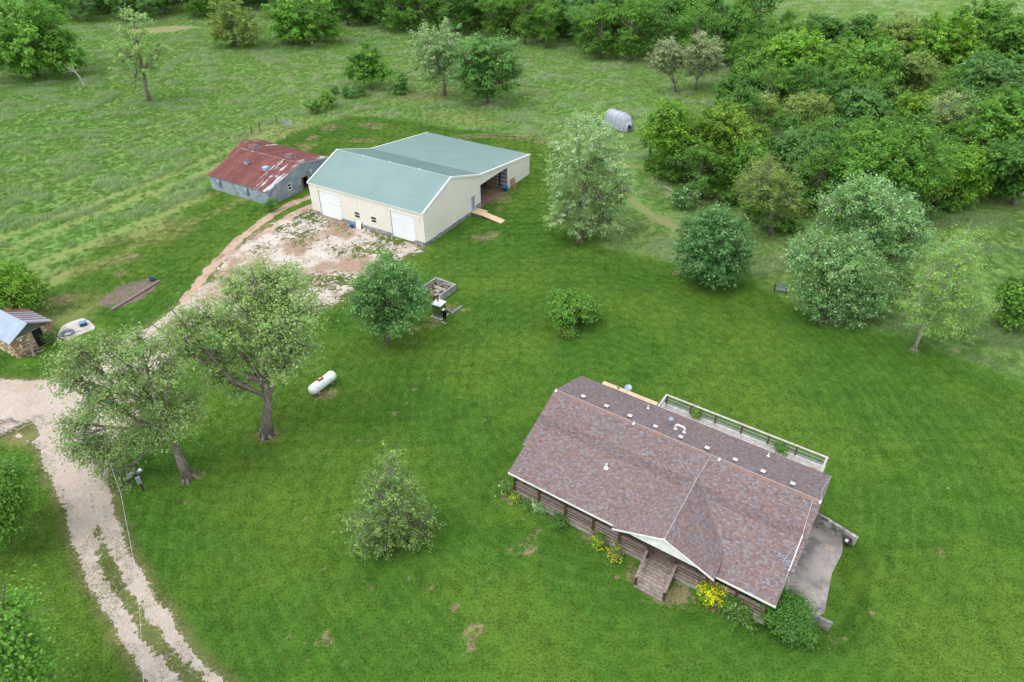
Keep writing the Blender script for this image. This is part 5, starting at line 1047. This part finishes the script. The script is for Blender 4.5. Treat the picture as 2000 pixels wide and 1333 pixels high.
# ---------------------------------------------------------------- stone shed
shd = empty('stone_shed', (*SO, 0), BYAW, 'small rubble stone shed with a bright tin and rust striped gabled roof', 'shed')
q = MB(); SWD = 3.9
q.bx(0, 2.0, 0, .3, -.1, 2.1); q.bx(2.9, SWD, 0, .3, -.1, 2.1); q.bx(0, .3, .3, 4.1, -.1, 2.1); q.bx(SWD-.3, SWD, .3, 4.1, -.1, 2.1); q.bx(.3, SWD-.3, 3.8, 4.1, -.1, 2.1); swl = q.build('wall', M_mortar, shd)
def stones(name, P, x0, x1, z0, z1, skip=None):
    m_ = MB(); z = z0; cols = [(.42, .27, .14), (.33, .21, .12), (.50, .36, .22), (.26, .18, .12), (.58, .48, .36), (.38, .24, .12), (.66, .58, .47)]
    while z < z1:
        h_ = random.uniform(.12, .22); x = x0-random.uniform(0, .1)
        while x < x1:
            w_ = random.uniform(.14, .42); a, b = max(x, x0)+.012, min(x+w_, x1)-.012; c = tuple(v*random.uniform(.8, 1.2) for v in random.choice(cols)); pr = random.uniform(.02, .06); t_ = min(z+h_, z1)-.015
            if b-a > .05 and t_-z > .04:
                j = lambda: random.uniform(-.012, .012)
                m_.hexa([P(a+j(), z+.01+j(), 0), P(b+j(), z+.01+j(), 0), P(b+j(), t_+j(), 0), P(a+j(), t_+j(), 0), P(a+.03, z+.03, pr), P(b-.03, z+.03, pr), P(b-.03, t_-.02, pr), P(a+.03, t_-.02, pr)], c)
            x += w_
        z += h_
    m_.build(name, M_stone, swl, kind='stuff')
stones('wall_stones', lambda x, z, o_: (x, -o_+.005, z), 0, 2.0, 0, 2.1); stones('wall_stones', lambda x, z, o_: (x, -o_+.005, z), 2.9, SWD, 0, 2.1)
stones('wall_stones', lambda x, z, o_: (-o_+.005, x, z), 0, 4.1, 0, 2.1); stones('wall_stones', lambda x, z, o_: (SWD+o_-.005, x, z), 0, 4.1, 0, 2.1)
q = MB(); q.add([(0, .1, 2.1), (SWD, .1, 2.1), (1.95, .1, 3.1), (0, .25, 2.1), (SWD, .25, 2.1), (1.95, .25, 3.1)], [(0, 1, 2), (5, 4, 3), (0, 3, 4, 1), (1, 4, 5, 2), (2, 5, 3, 0)]); q.build('gable', M('green_grey_gable', (.10, .14, .12), (.06, .085, .075), 2, .7), shd)
q = MB(); q.bx(1.92, 2.0, -.06, .3, 0, 2.15); q.bx(2.9, 2.98, -.06, .3, 0, 2.15); q.bx(2.0, 2.9, -.06, .3, 2.1, 2.2); q.build('door_frame', M_wood, shd); MB().bx(2.0, 2.9, .32, .34, 0, 2.1).build('doorway', M_dark, shd)  # near-black panel in the door opening paints the shed's dark inside
q = MB(); q.slab([(-.25, -.3, 2.06), (1.95, -.3, 3.2), (1.95, 4.4, 3.2), (-.25, 4.4, 2.06)], .05); q.slab([(1.95, -.3, 3.2), (4.15, -.3, 2.06), (4.15, 4.4, 2.06), (1.95, 4.4, 3.2)], .05); srf = q.build('roof', M_tin, shd)
for k in range(7):
    w0 = -.32+k*.68
    MB().slab([(-.28, w0, 2.06), (1.95, w0, 3.215), (1.95, w0+.675, 3.215), (-.28, w0+.675, 2.06)], .012, (random.uniform(.9, 1.05),)*3).build('roof_panel', M_tin, srf)
    for j, (f0, f1) in enumerate(((0, .5), (.5, 1))):
        MB().slab([(1.95, w0+.68*f0, 3.215), (4.2, w0+.68*f0, 2.05), (4.2, w0+.68*f1-.005, 2.05), (1.95, w0+.68*f1-.005, 3.215)], .012+.004*j).build('roof_panel', M_rust if (j == 1) != (k in (0,)) or k in (6,) else M_tin, srf)
pk_ = empty('plank_heap', (*BP(.4, -.75), 0), 0, 'grey planks heaped against the left front of the stone shed', 'planks'); pk_.location = (*(BP(1.0, -.5)-BO+SO), 0)
for a, b in (((-.4, -.2, .05), (.9, .6, .12)), ((-.1, -.35, .14), (.9, .9, .18)), ((-.3, .2, 1.3), (.5, -.2, .05)), ((.1, .35, 1.2), (.4, -.4, .1)), ((-.5, .1, .2), (.6, 1., .25))): MB().beam(a, b, .14, .03).build('plank', M_wood, pk_)
rk = MB(); rk.lathe((0, 0, 0), [(.2, -.05), (.26, .1), (.15, .22), (0, .24)], 7); rk.build('rock', M_rock, loc=gp(28, 694), label='pale round rock below the left corner of the stone shed', cat='rock')
# concrete slab with box and hose coil
sp_ = [gp(x/5.127, 500+y/5.127) for x, y in ((575, 800), (620, 715), (700, 670), (830, 632), (900, 660), (955, 715), (945, 745), (850, 775), (690, 850), (600, 830))]
c0 = sum(sp_)/len(sp_); q = MB(); n_ = len(sp_); q.add([tuple(p-c0+[0, 0, -.1]) for p in sp_]+[tuple(p-c0+[0, 0, .10]) for p in sp_], [tuple(range(n_)), tuple(range(2*n_-1, n_-1, -1))]+[(i, (i+1) % n_, (i+1) % n_+n_, i+n_) for i in range(n_)])
q.build('concrete_slab', M('pale_slab', (.50, .46, .42), (.38, .34, .30), 1.2, .85), loc=c0, label='irregular pale concrete slab in the grass right of the stone shed', cat='slab')
pb = empty('pump_box', gp(840/5.127, 500+695/5.127, .1), BYAW-.5, 'dark blue box with a lighter lid on the concrete slab', 'box'); MB().bx(-.33, .33, -.27, .27, 0, .36).build('body', M_navy, pb); MB().hexa([(-.36, -.3, .36), (.36, -.3, .36), (.36, .3, .36), (-.36, .3, .36), (-.34, -.28, .42), (.34, -.28, .42), (.34, .28, .42), (-.34, .28, .42)]).build('lid', M('lid_blue', (.10, .22, .34), (.08, .18, .3), 3, .4), pb)
q = MB(); pts = [(math.cos(t*.7)*(.32+.03*math.sin(t*3.1)+.012*t), math.sin(t*.7)*(.30+.03*math.cos(t*2.3)+.012*t), .03+.003*t) for t in range(36)]; pts += [(.9, .5, .03), (1.3, .35, .03)]
q.tube(pts, .028, 6); q.build('garden_hose', M('blue_hose', (.05, .10, .28), (.08, .10, .18), 6, .5), loc=gp(680/5.127, 500+780/5.127, .1), smooth=True, label='coiled blue hose lying on the concrete slab', cat='hose')
# garden bed edging log, pot
a, b = gp(1125/5.127, 500+548/5.127), gp(1600/5.127, 500+262/5.127); m_ = (a+b)/2; MB().tube([a-m_+[0, 0, .12], (b-a)*.1+[.03, .02, .13], b-m_+[0, 0, .14]], [.13, .14, .11], 9).build('edging_log', M_wood, loc=m_, label='long weathered log along the near edge of the bare garden bed', cat='log')
MB().lathe((0, 0, 0), [(.24, 0), (.34, .32), (.35, .34), (.28, .34), (.24, .2), (0, .2)], 16).build('black_pot', M_navy, loc=gp(1527/5.127, 500+248/5.127), label='dark round pot at the far end of the bare garden bed', cat='pot')

# ---------------------------------------------------------------- propane tank
ta, tb2 = gp(614, 772), gp(650, 745); mid_ = (ta+tb2)/2; dt = tb2-ta; yaw = math.atan2(dt[1], dt[0])
tk = empty('propane_tank', (mid_[0], mid_[1], 0), yaw, 'white horizontal propane tank with a red lid on bare soil', 'tank')
Lh, rr_ = 1.18, .48; prof = [(0, -Lh-.40)]+[(rr_*math.sin(a), -Lh-.40*math.cos(a)) for a in np.linspace(.2, 1.57, 8)]+[(rr_, Lh)]+[(rr_*math.cos(a), Lh+.40*math.sin(a)) for a in np.linspace(.2, 1.4, 7)]+[(0, Lh+.40)]
MB().lathe((0, 0, .68), prof, 28, ax=(1, 0, 0)).build('body', M_tank, tk, True)
for x in (.55, -1.15, 1.15): MB().lathe((0, 0, .68), [(rr_+.001, x-.012), (rr_+.008, x), (rr_+.001, x+.012)], 28, ax=(1, 0, 0)).build('weld_seam', M_grey, tk)
q = MB(); vs = []
for a in np.linspace(0, math.pi, 9): vs += [(-.45, math.cos(a)*.16, 1.14+math.sin(a)*.15), (.12, math.cos(a)*.16, 1.14+math.sin(a)*.15)]
q.add(vs, [(2*i, 2*i+2, 2*i+3, 2*i+1) for i in range(8)]+[tuple(range(0, 18, 2))[::-1], tuple(range(1, 18, 2))]); q.build('lid', M_red, tk)
q = MB(); q.bx(-.3, -.06, -.05, .05, 1.291, 1.30); q.build('lid_label', M_white, tk)
for x in (-.85, .85): q = MB(); q.bx(x-.06, x+.06, -.35, .35, 0, .30); q.build('leg', M_conc, tk)
# utility post, cable
up = empty('utility_post', gp(281, 958), .5, 'short utility post with grey meter boxes beside the left elm', 'post')
q = MB(); q.tube([(0, 0, -.2), (0, 0, 2.1)], .09, 8); q.build('pole', M_post, up); MB().tube([(.11, -.02, 0), (.11, -.02, 1.9)], .03, 6).build('conduit', M_grey, up)
MB().bx(-.16, .16, -.28, -.09, 1.0, 1.65).build('meter_box', M_tin, up); MB().bx(-.55, .55, -.08, .08, 1.95, 2.08).build('crossarm', M_grey, up); MB().lathe((.35, -.05, 2.08), [(.1, 0), (.12, .14), (0, .18)], 10).build('meter', M_pvc, up); MB().bx(-.6, -.3, -.15, .1, 1.75, 1.95).build('meter_box', M_grey, up)
q = MB(); Pw = [gp(x, y, z) for x, y, z in ((215, 905, 4.5), (236, 965, 5), (262, 1100, 5.3), (273, 1200, 5.6), (281, 1345, 6.2), (284, 1500, 7))]; q.tube([p-Pw[0] for p in Pw], .013, 5, True); q.build('overhead_cable', M_wire, loc=Pw[0], label='thin grey overhead cable crossing the gravel driveway', cat='cable')
# ---------------------------------------------------------------- wood furnace corner
fc = (gp(600+180, 0)*0 if False else np.array([-7.7, 60.35, 0])); fu = empty('wood_furnace', fc, math.atan2(1.1, .62), 'box shaped outdoor furnace with mirror like sides, white top plate and rusty flue', 'furnace')
MB().bx(-.50, .56, -.48, .50, 0, 1.58).build('body', M_mirror, fu); q = MB(); q.bx(-.58, .63, -.58, .60, 1.585, 1.64); q.build('top_plate', M_plate, fu)
MB().tube([(.05, .12, 1.64), (.05, .12, 2.6)], .085, 12).build('flue', M('rusty_flue', (.14, .07, .05), (.07, .045, .04), 6, .7), fu); MB().lathe((.05, .12, 1.64), [(.16, 0), (.16, .05), (.09, .08)], 12).build('flue_collar', M_white, fu)
q = MB(); q.bx(-.72, .72, -.72, .72, 0, .07); q.build('pad', M_conc, fu)
wbn = empty('firewood_bin', (-8.35, 64.9, 0), math.atan2(.85, .52)-.05, 'open concrete block bin full of split firewood beside the young maple', 'bin')
for rI in range(4):
    for kx in range(6):
        for side in (0, 1):
            t = random.uniform(.75, 1.15); x = -1.25+kx*.41+(.2 if rI % 2 else 0)
            if x < 1.2: MB().bx(x, x+.39, -1.45 if side == 0 else 1.3, -1.3 if side == 0 else 1.45, rI*.2, rI*.2+.19, (t, t, t)).build('block', M_block, wbn) if False else None
wv_ = MB()
for rI in range(4):
    for kx in range(7):
        t = random.uniform(.8, 1.15); x = -1.4+kx*.41+(.2 if rI % 2 else 0); t3 = (t, t, t*.98)
        wv_.bx(x, x+.39, -1.45, -1.27, rI*.2, rI*.2+.19, t3); wv_.bx(x, x+.39, 1.27, 1.45, rI*.2, rI*.2+.19, t3)
    for kx in range(6):
        t = random.uniform(.8, 1.15); y = -1.26+kx*.41; wv_.bx(1.45, 1.62, y, y+.39, rI*.2, rI*.2+.19, (t, t, t))
wv_.build('block_wall', M_block, wbn, kind='stuff')
for k in range(70):
    a = np.array([random.uniform(-1.2, 1.2), random.uniform(-1.1, 1.1), random.uniform(.1, .62)]); d = nrm([random.uniform(-1, 1), random.uniform(-1, 1), random.uniform(-.25, .25)])*.22
    t = random.uniform(.5, 1.5); MB().tube([a-d, a+d], random.uniform(.05, .085), 5, t=(t, t, t)).build('log', M_fire, wbn)
for k in range(5): t = random.uniform(.4, .7); MB().bx(-1.4+k*.6, -.9+k*.6, -1.2+.3*(k % 2), -.7+.5*(k % 3), .7, .74, (t, t, t)).build('slab', M_rock, wbn)
P0 = gp(780+985/9.52, 520+880/9.52); P1 = gp(780+1190/9.52, 520+735/9.52); bwll = empty('block_row', P0, math.atan2((P1-P0)[1], (P1-P0)[0]), 'single row of hollow concrete blocks on the lawn behind the person', 'blocks')
Lb = np.linalg.norm(P1-P0); nb = int(Lb/.41)
for k in range(nb):
    m_ = MB(); x = k*.41; m_.bx(x, x+.39, -.1, -.07, 0, .19); m_.bx(x, x+.39, .07, .1, 0, .19); 
    for xx in (x, x+.17, x+.36): m_.bx(xx, xx+.03, -.07, .07, 0, .185)
    m_.build('block', M_block, bwll)
P0 = gp(780+1000/9.52, 520+900/9.52); P1 = gp(780+880/9.52, 520+810/9.52); bw2 = empty('block_row', P1, math.atan2((P0-P1)[1], (P0-P1)[0]), 'short row of hollow blocks meeting the longer row beside the furnace', 'blocks')
for k in range(3):
    m_ = MB(); x = k*.41; m_.bx(x, x+.39, -.1, -.07, 0, .19); m_.bx(x, x+.39, .07, .1, 0, .19)
    for xx in (x, x+.17, x+.36): m_.bx(xx, xx+.03, -.07, .07, 0, .185)
    m_.build('block', M_block, bw2)
tp_ = empty('iron_tripod', (-8.72, 67.4, 0), 0, 'thin black iron tripod on the lawn behind the firewood bin', 'tripod')
for a in (0, 2.1, 4.2): MB().tube([(math.cos(a)*.4, math.sin(a)*.4, 0), (0, 0, 1.15)], .018, 5).build('leg', M_dkmetal, tp_)
MB().tube([(0, 0, 1.1), (0, 0, 1.35)], .025, 5).build('top_ring', M_dkmetal, tp_)
# ---------------------------------------------------------------- person
pp = empty('person', gp(869, 630.5), R(150), 'person seen from behind in a white cap, dark t-shirt and black shorts by the furnace', 'person')
def skin(name, verts, edges, rad, mat, root=0, sub=2):
    me = bpy.data.meshes.new(name); me.from_pydata(verts, edges, []); o = bpy.data.objects.new(name, me); C.objects.link(o); o.parent = pp; me.materials.append(mat)
    md = o.modifiers.new('skin', 'SKIN'); md.use_smooth_shade = True
    if not me.skin_vertices: 
        me.attributes.new('skin_tmp', 'FLOAT', 'POINT')
    sv = me.skin_vertices[0].data if me.skin_vertices else None
    if sv is None:
        bpy.context.view_layer.objects.active = o; bpy.ops.mesh.customdata_skin_add(); sv = me.skin_vertices[0].data
    for i, r_ in enumerate(rad): sv[i].radius = (r_, r_) if np.isscalar(r_) else r_; sv[i].use_root = (i == root)
    md2 = o.modifiers.new('smooth', 'SUBSURF'); md2.levels = md2.render_levels = sub; return o
pp.scale = (1.14, 1.08, 1.0)
BV = [(0, 0, .95), (0, 0, 1.15), (0, .01, 1.38), (0, .02, 1.48), (0, .03, 1.56), (0, .03, 1.66), (.1, 0, .88), (.12, .03, .48), (.13, 0, .08), (.14, .13, .03), (-.1, 0, .88), (-.13, .12, .50), (-.13, .02, .1), (-.13, .15, .03),
      (.19, .01, 1.42), (.27, .02, 1.16), (.27, .18, .97), (.27, .24, .9), (-.19, .01, 1.42), (-.28, .03, 1.16), (-.26, .2, .98), (-.26, .26, .92)]
BE = [(0, 1), (1, 2), (2, 3), (3, 4), (4, 5), (0, 6), (6, 7), (7, 8), (8, 9), (0, 10), (10, 11), (11, 12), (12, 13), (2, 14), (14, 15), (15, 16), (16, 17), (2, 18), (18, 19), (19, 20), (20, 21)]
BR = [(.15, .11), (.14, .105), (.17, .11), (.055, .055), (.085, .1), (.07, .09), (.085, .085), (.06, .06), (.04, .04), (.045, .03), (.085, .085), (.06, .06), (.04, .04), (.045, .03), .055, .045, .033, .035, .055, .045, .033, .035]
skin('body', BV, BE, BR, M_skin)
sj = [0, 1, 2, 14, 18]; 
skin('shirt', [(0, 0, .93), (0, 0, 1.15), (0, .01, 1.40), (.19, .01, 1.42), (.26, .02, 1.22), (-.19, .01, 1.42), (-.27, .03, 1.22)], [(0, 1), (1, 2), (2, 3), (3, 4), (2, 5), (5, 6)], [(.18, .14), (.17, .135), (.19, .135), .085, .075, .085, .075], M_shirt, 0)
skin('shorts', [(0, 0, .93), (.11, .01, .82), (.125, .03, .56), (-.11, .02, .82), (-.13, .09, .58)], [(0, 1), (1, 2), (0, 3), (3, 4)], [(.17, .13), .115, .1, .115, .1], M_short, 0)
q = MB(); q.lathe((0, .03, 1.66), [(.115, 0), (.115, .05), (.085, .11), (0, .13)], 14); q.bx(-.07, .07, .12, .24, 1.66, 1.675); q.build('cap', M_cap, pp)
for x, y, d_ in ((.135, .05, 0), (-.13, .07, 0)): q = MB(); q.bx(x-.05, x+.05, y-.12, y+.16, 0, .09); q.build('shoe', M_shoe, pp)
# ---------------------------------------------------------------- gate, posts, tarp covered boat, bench, stones, scrap
ga, gb2 = gp(553, 246), gp(576, 253); gt = empty('field_gate', ga, math.atan2((gb2-ga)[1], (gb2-ga)[0]), 'grey green tubular field gate standing open at the pasture corner', 'gate'); Lg = 2.7
for k in range(6): MB().tube([(0, 0, .3+k*.24), (Lg, 0, .3+k*.24)], .03, 6).build('bar', M_tin, gt)
for x in (0, Lg*.5, Lg): MB().tube([(x, .0, .25), (x, .0, 1.55)], .03, 6).build('upright', M_tin, gt)
for (x, y), h_, lab in (((492, 262), 1.3, 'shorter weathered post left of the gate, nearer the rusty barn'), ((509, 258), 1.6, 'tall brown post between the rusty barn and the gate'), ((541, 239), 1.2, 'stubby post just left of the grey gate'), ((556, 272), 1.2, 'thin white post right of the rusty barn roof'), ((410, 238), 1.0, 'thin post alone in the grass above the rusty barn')):
    MB().tube([(0, 0, -.1), (.03, 0, h_)], .08 if 'white' not in lab and 'thin' not in lab else .04, 7).build('fence_post', M_pvc if 'white' in lab else M_post, loc=gp(x, y), label=lab, cat='post')
bt = empty('covered_boat', (18.9, 118.8, 0), math.atan2(-4.6, 3.1), 'bulky round backed boat trailer wrapped in a grey tarpaulin behind the tall maple', 'boat')
NL, NA = 15, 15; vs = []; r_ = np.random.RandomState(5)
for i in range(NL):
    f_ = i/(NL-1); x = -2.9+5.7*f_; w_ = 1.25*(1-.55*max(0, (f_-.78)/.22)**2)*(1-.35*max(0, (.15-f_)/.15)**2); h_ = 2.75*(1-.6*max(0, (f_-.8)/.2)**2)*(1-.12*max(0, (.15-f_)/.15)**2)
    for j in range(NA):
        a = math.pi*(j/(NA-1)); cs, sn = math.cos(a), math.sin(a); q_ = 1+.03*r_.normal(); vs.append((x+.05*math.sin(j*1.7), math.copysign(abs(cs)**.6, cs)*w_*q_, .15+(abs(sn)**.75)*(h_-.15)*(1+.012*r_.normal())))
m_ = MB(); m_.add(vs, [(i*NA+j, i*NA+j+1, (i+1)*NA+j+1, (i+1)*NA+j) for i in range(NL-1) for j in range(NA-1)]+[tuple(range(NA)), tuple(range((NL-1)*NA, NL*NA))[::-1]]); m_.build('tarpaulin', M_tarp, bt, True)
for i in (2, 5, 8, 11, 13): MB().tube([np.array(vs[i*NA+j])*[1, 1.012, 1.01] for j in range(NA)], .022, 5).build('strap', M_grey, bt)
for j in (3, 7, 11): MB().tube([np.array(vs[i*NA+j])*[1, 1.01, 1.008] for i in range(NL)], .016, 5).build('seam', M_wire, bt)
MB().lathe((2.75, -.15, 1.0), [(.0, 0), (.12, 0), (.30, .03), (.36, .1), (.3, .2), (.0, .2)], 18, ax=(1, 0, .15)).build('spare_wheel', M_black, bt); MB().beam((2.6, 0, .5), (3.3, 0, .35), .1, .1).build('drawbar', M_dkmetal, bt)
for y in (-1.0, 1.0): MB().lathe((0, y-.1, .33), [(0, 0), (.3, 0), (.33, .05), (.33, .15), (.3, .2), (0, .2)], 16, ax=(0, 1, 0)).build('wheel', M_black, bt)
p_ = gp(1523, 571); bn = empty('garden_bench', p_, -.28, 'small black slatted bench at the lawn edge between the maples', 'bench')
for k in range(3): MB().bx(-.6, .6, -.28+k*.16, -.16+k*.16, .40, .43).build('slat', M_grey, bn)
for k in range(3): MB().bx(-.6, .6, .20+k*.02, .225+k*.02, .50+k*.14, .60+k*.14).build('slat', M_grey, bn)
for s_ in (-.62, .62): q = MB(); q.bx(s_-.03, s_+.03, -.3, -.24, 0, .62); q.bx(s_-.03, s_+.03, .16, .22, 0, .92); q.bx(s_-.03, s_+.03, -.3, .2, .58, .62); q.build('side_frame', M_black, bn)
for i, (x, y, r0) in enumerate([(1966, 604, .55), (1978, 609, .5), (1991, 611, .65), (1973, 596, .5), (1999, 603, .4), (2012, 615, .6)]):
    q = MB(); rr = np.random.RandomState(70+i); q.lathe((0, 0, 0), [(r0*.8, -.1), (r0, .12), (r0*.75, .32), (0, .38)], 8); q.v = [(a*1.3+rr.normal()*.05, b+rr.normal()*.05, c+rr.normal()*.04) for a, b, c in q.v]
    q.build('boulder', M_rock, loc=gp(x, y), rz=-.3, label=['pale flat stone at the left end of the stone row by the right edge', 'second pale stone from the left of the row by the right edge', 'largest stone of the row, near the frame edge', 'pale stone lying just behind the row of stones', 'small white stone at the frame edge behind the row', 'stone cut by the frame edge'][i], cat='stone')
sc_ = empty('scrap_heap', gp(1385, 389), -.2, 'low heap of rusty farm scrap half hidden behind the round maple', 'scrap'); r_ = random.Random(8)
for k in range(9):
    a = np.array([r_.uniform(-2.4, 2.4), r_.uniform(-.9, .9), r_.uniform(.1, .6)]); d = nrm([r_.uniform(-1, 1), r_.uniform(-1, 1), r_.uniform(-.2, .4)])*r_.uniform(.5, 1.)
    MB().beam(a-d, a+d, r_.uniform(.08, .4), .06).build('scrap_bar', M_rust if k % 3 else M_navy, sc_)
MB().beam((1.3, 0, .4), (2.0, .3, 1.1), .35, .04).build('scrap_panel', M_tin, sc_); MB().lathe((-1.2, 0, .35), [(.1, -.1), (.38, -.1), (.42, 0), (.38, .1), (.1, .1)], 14, ax=(.3, .9, .3)).build('scrap_wheel', M_black, sc_)
db = empty('dead_branch', gp(1305, 374), 0, 'bleached fallen branch on bare soil left of the white blossomed bush', 'branch'); q = MB()
for a, b in (((-.8, .6, .5), (.3, 0, .2)), ((-.5, .7, .6), (.5, -.1, .2)), ((0, 0, .2), (2.2, -.6, .15))): q.tube([a, b], [.04, .07], 5)
q.build('limb', M_dead, db)
bp_ = empty('brush_pile', gp(22, 838), .3, 'grey tangle of dead branches and pale stones at the left end of the gravel', 'brush pile'); r_ = random.Random(4)
for k in range(16):
    a = np.array([r_.uniform(-2.6, 2.2), r_.uniform(-1., 1.1), r_.uniform(.05, .35)]); d = nrm([r_.uniform(.3, 1), r_.uniform(-.7, .3), r_.uniform(-.1, .1)])*r_.uniform(.5, 1.3)
    MB().tube([a-d, a+[0, 0, .06], a+d], [.05, .04, .015], 5).build('limb', M_dead if k % 3 else M_bark, bp_)
for k in range(5):
    q = MB(); x0, y0 = r_.uniform(-2.2, -.2), r_.uniform(-.9, .5); q.lathe((x0, y0, 0), [(.16, -.05), (.2, .08), (.1, .18), (0, .19)], 7); q.build('stone', M_rock, bp_)
rw = gp(1080, 430); jk = empty('stump', rw, 0, 'dark broken stump poking out left of the tall silvery maple', 'stump'); q = MB(); q.lathe((0, 0, 0), [(.5, -.1), (.38, .3), (.3, .8), (.1, .75), (0, .6)], 9); q.build('stub', M_bark, jk)
for i, (x, y) in enumerate(((935, 588),)): pass
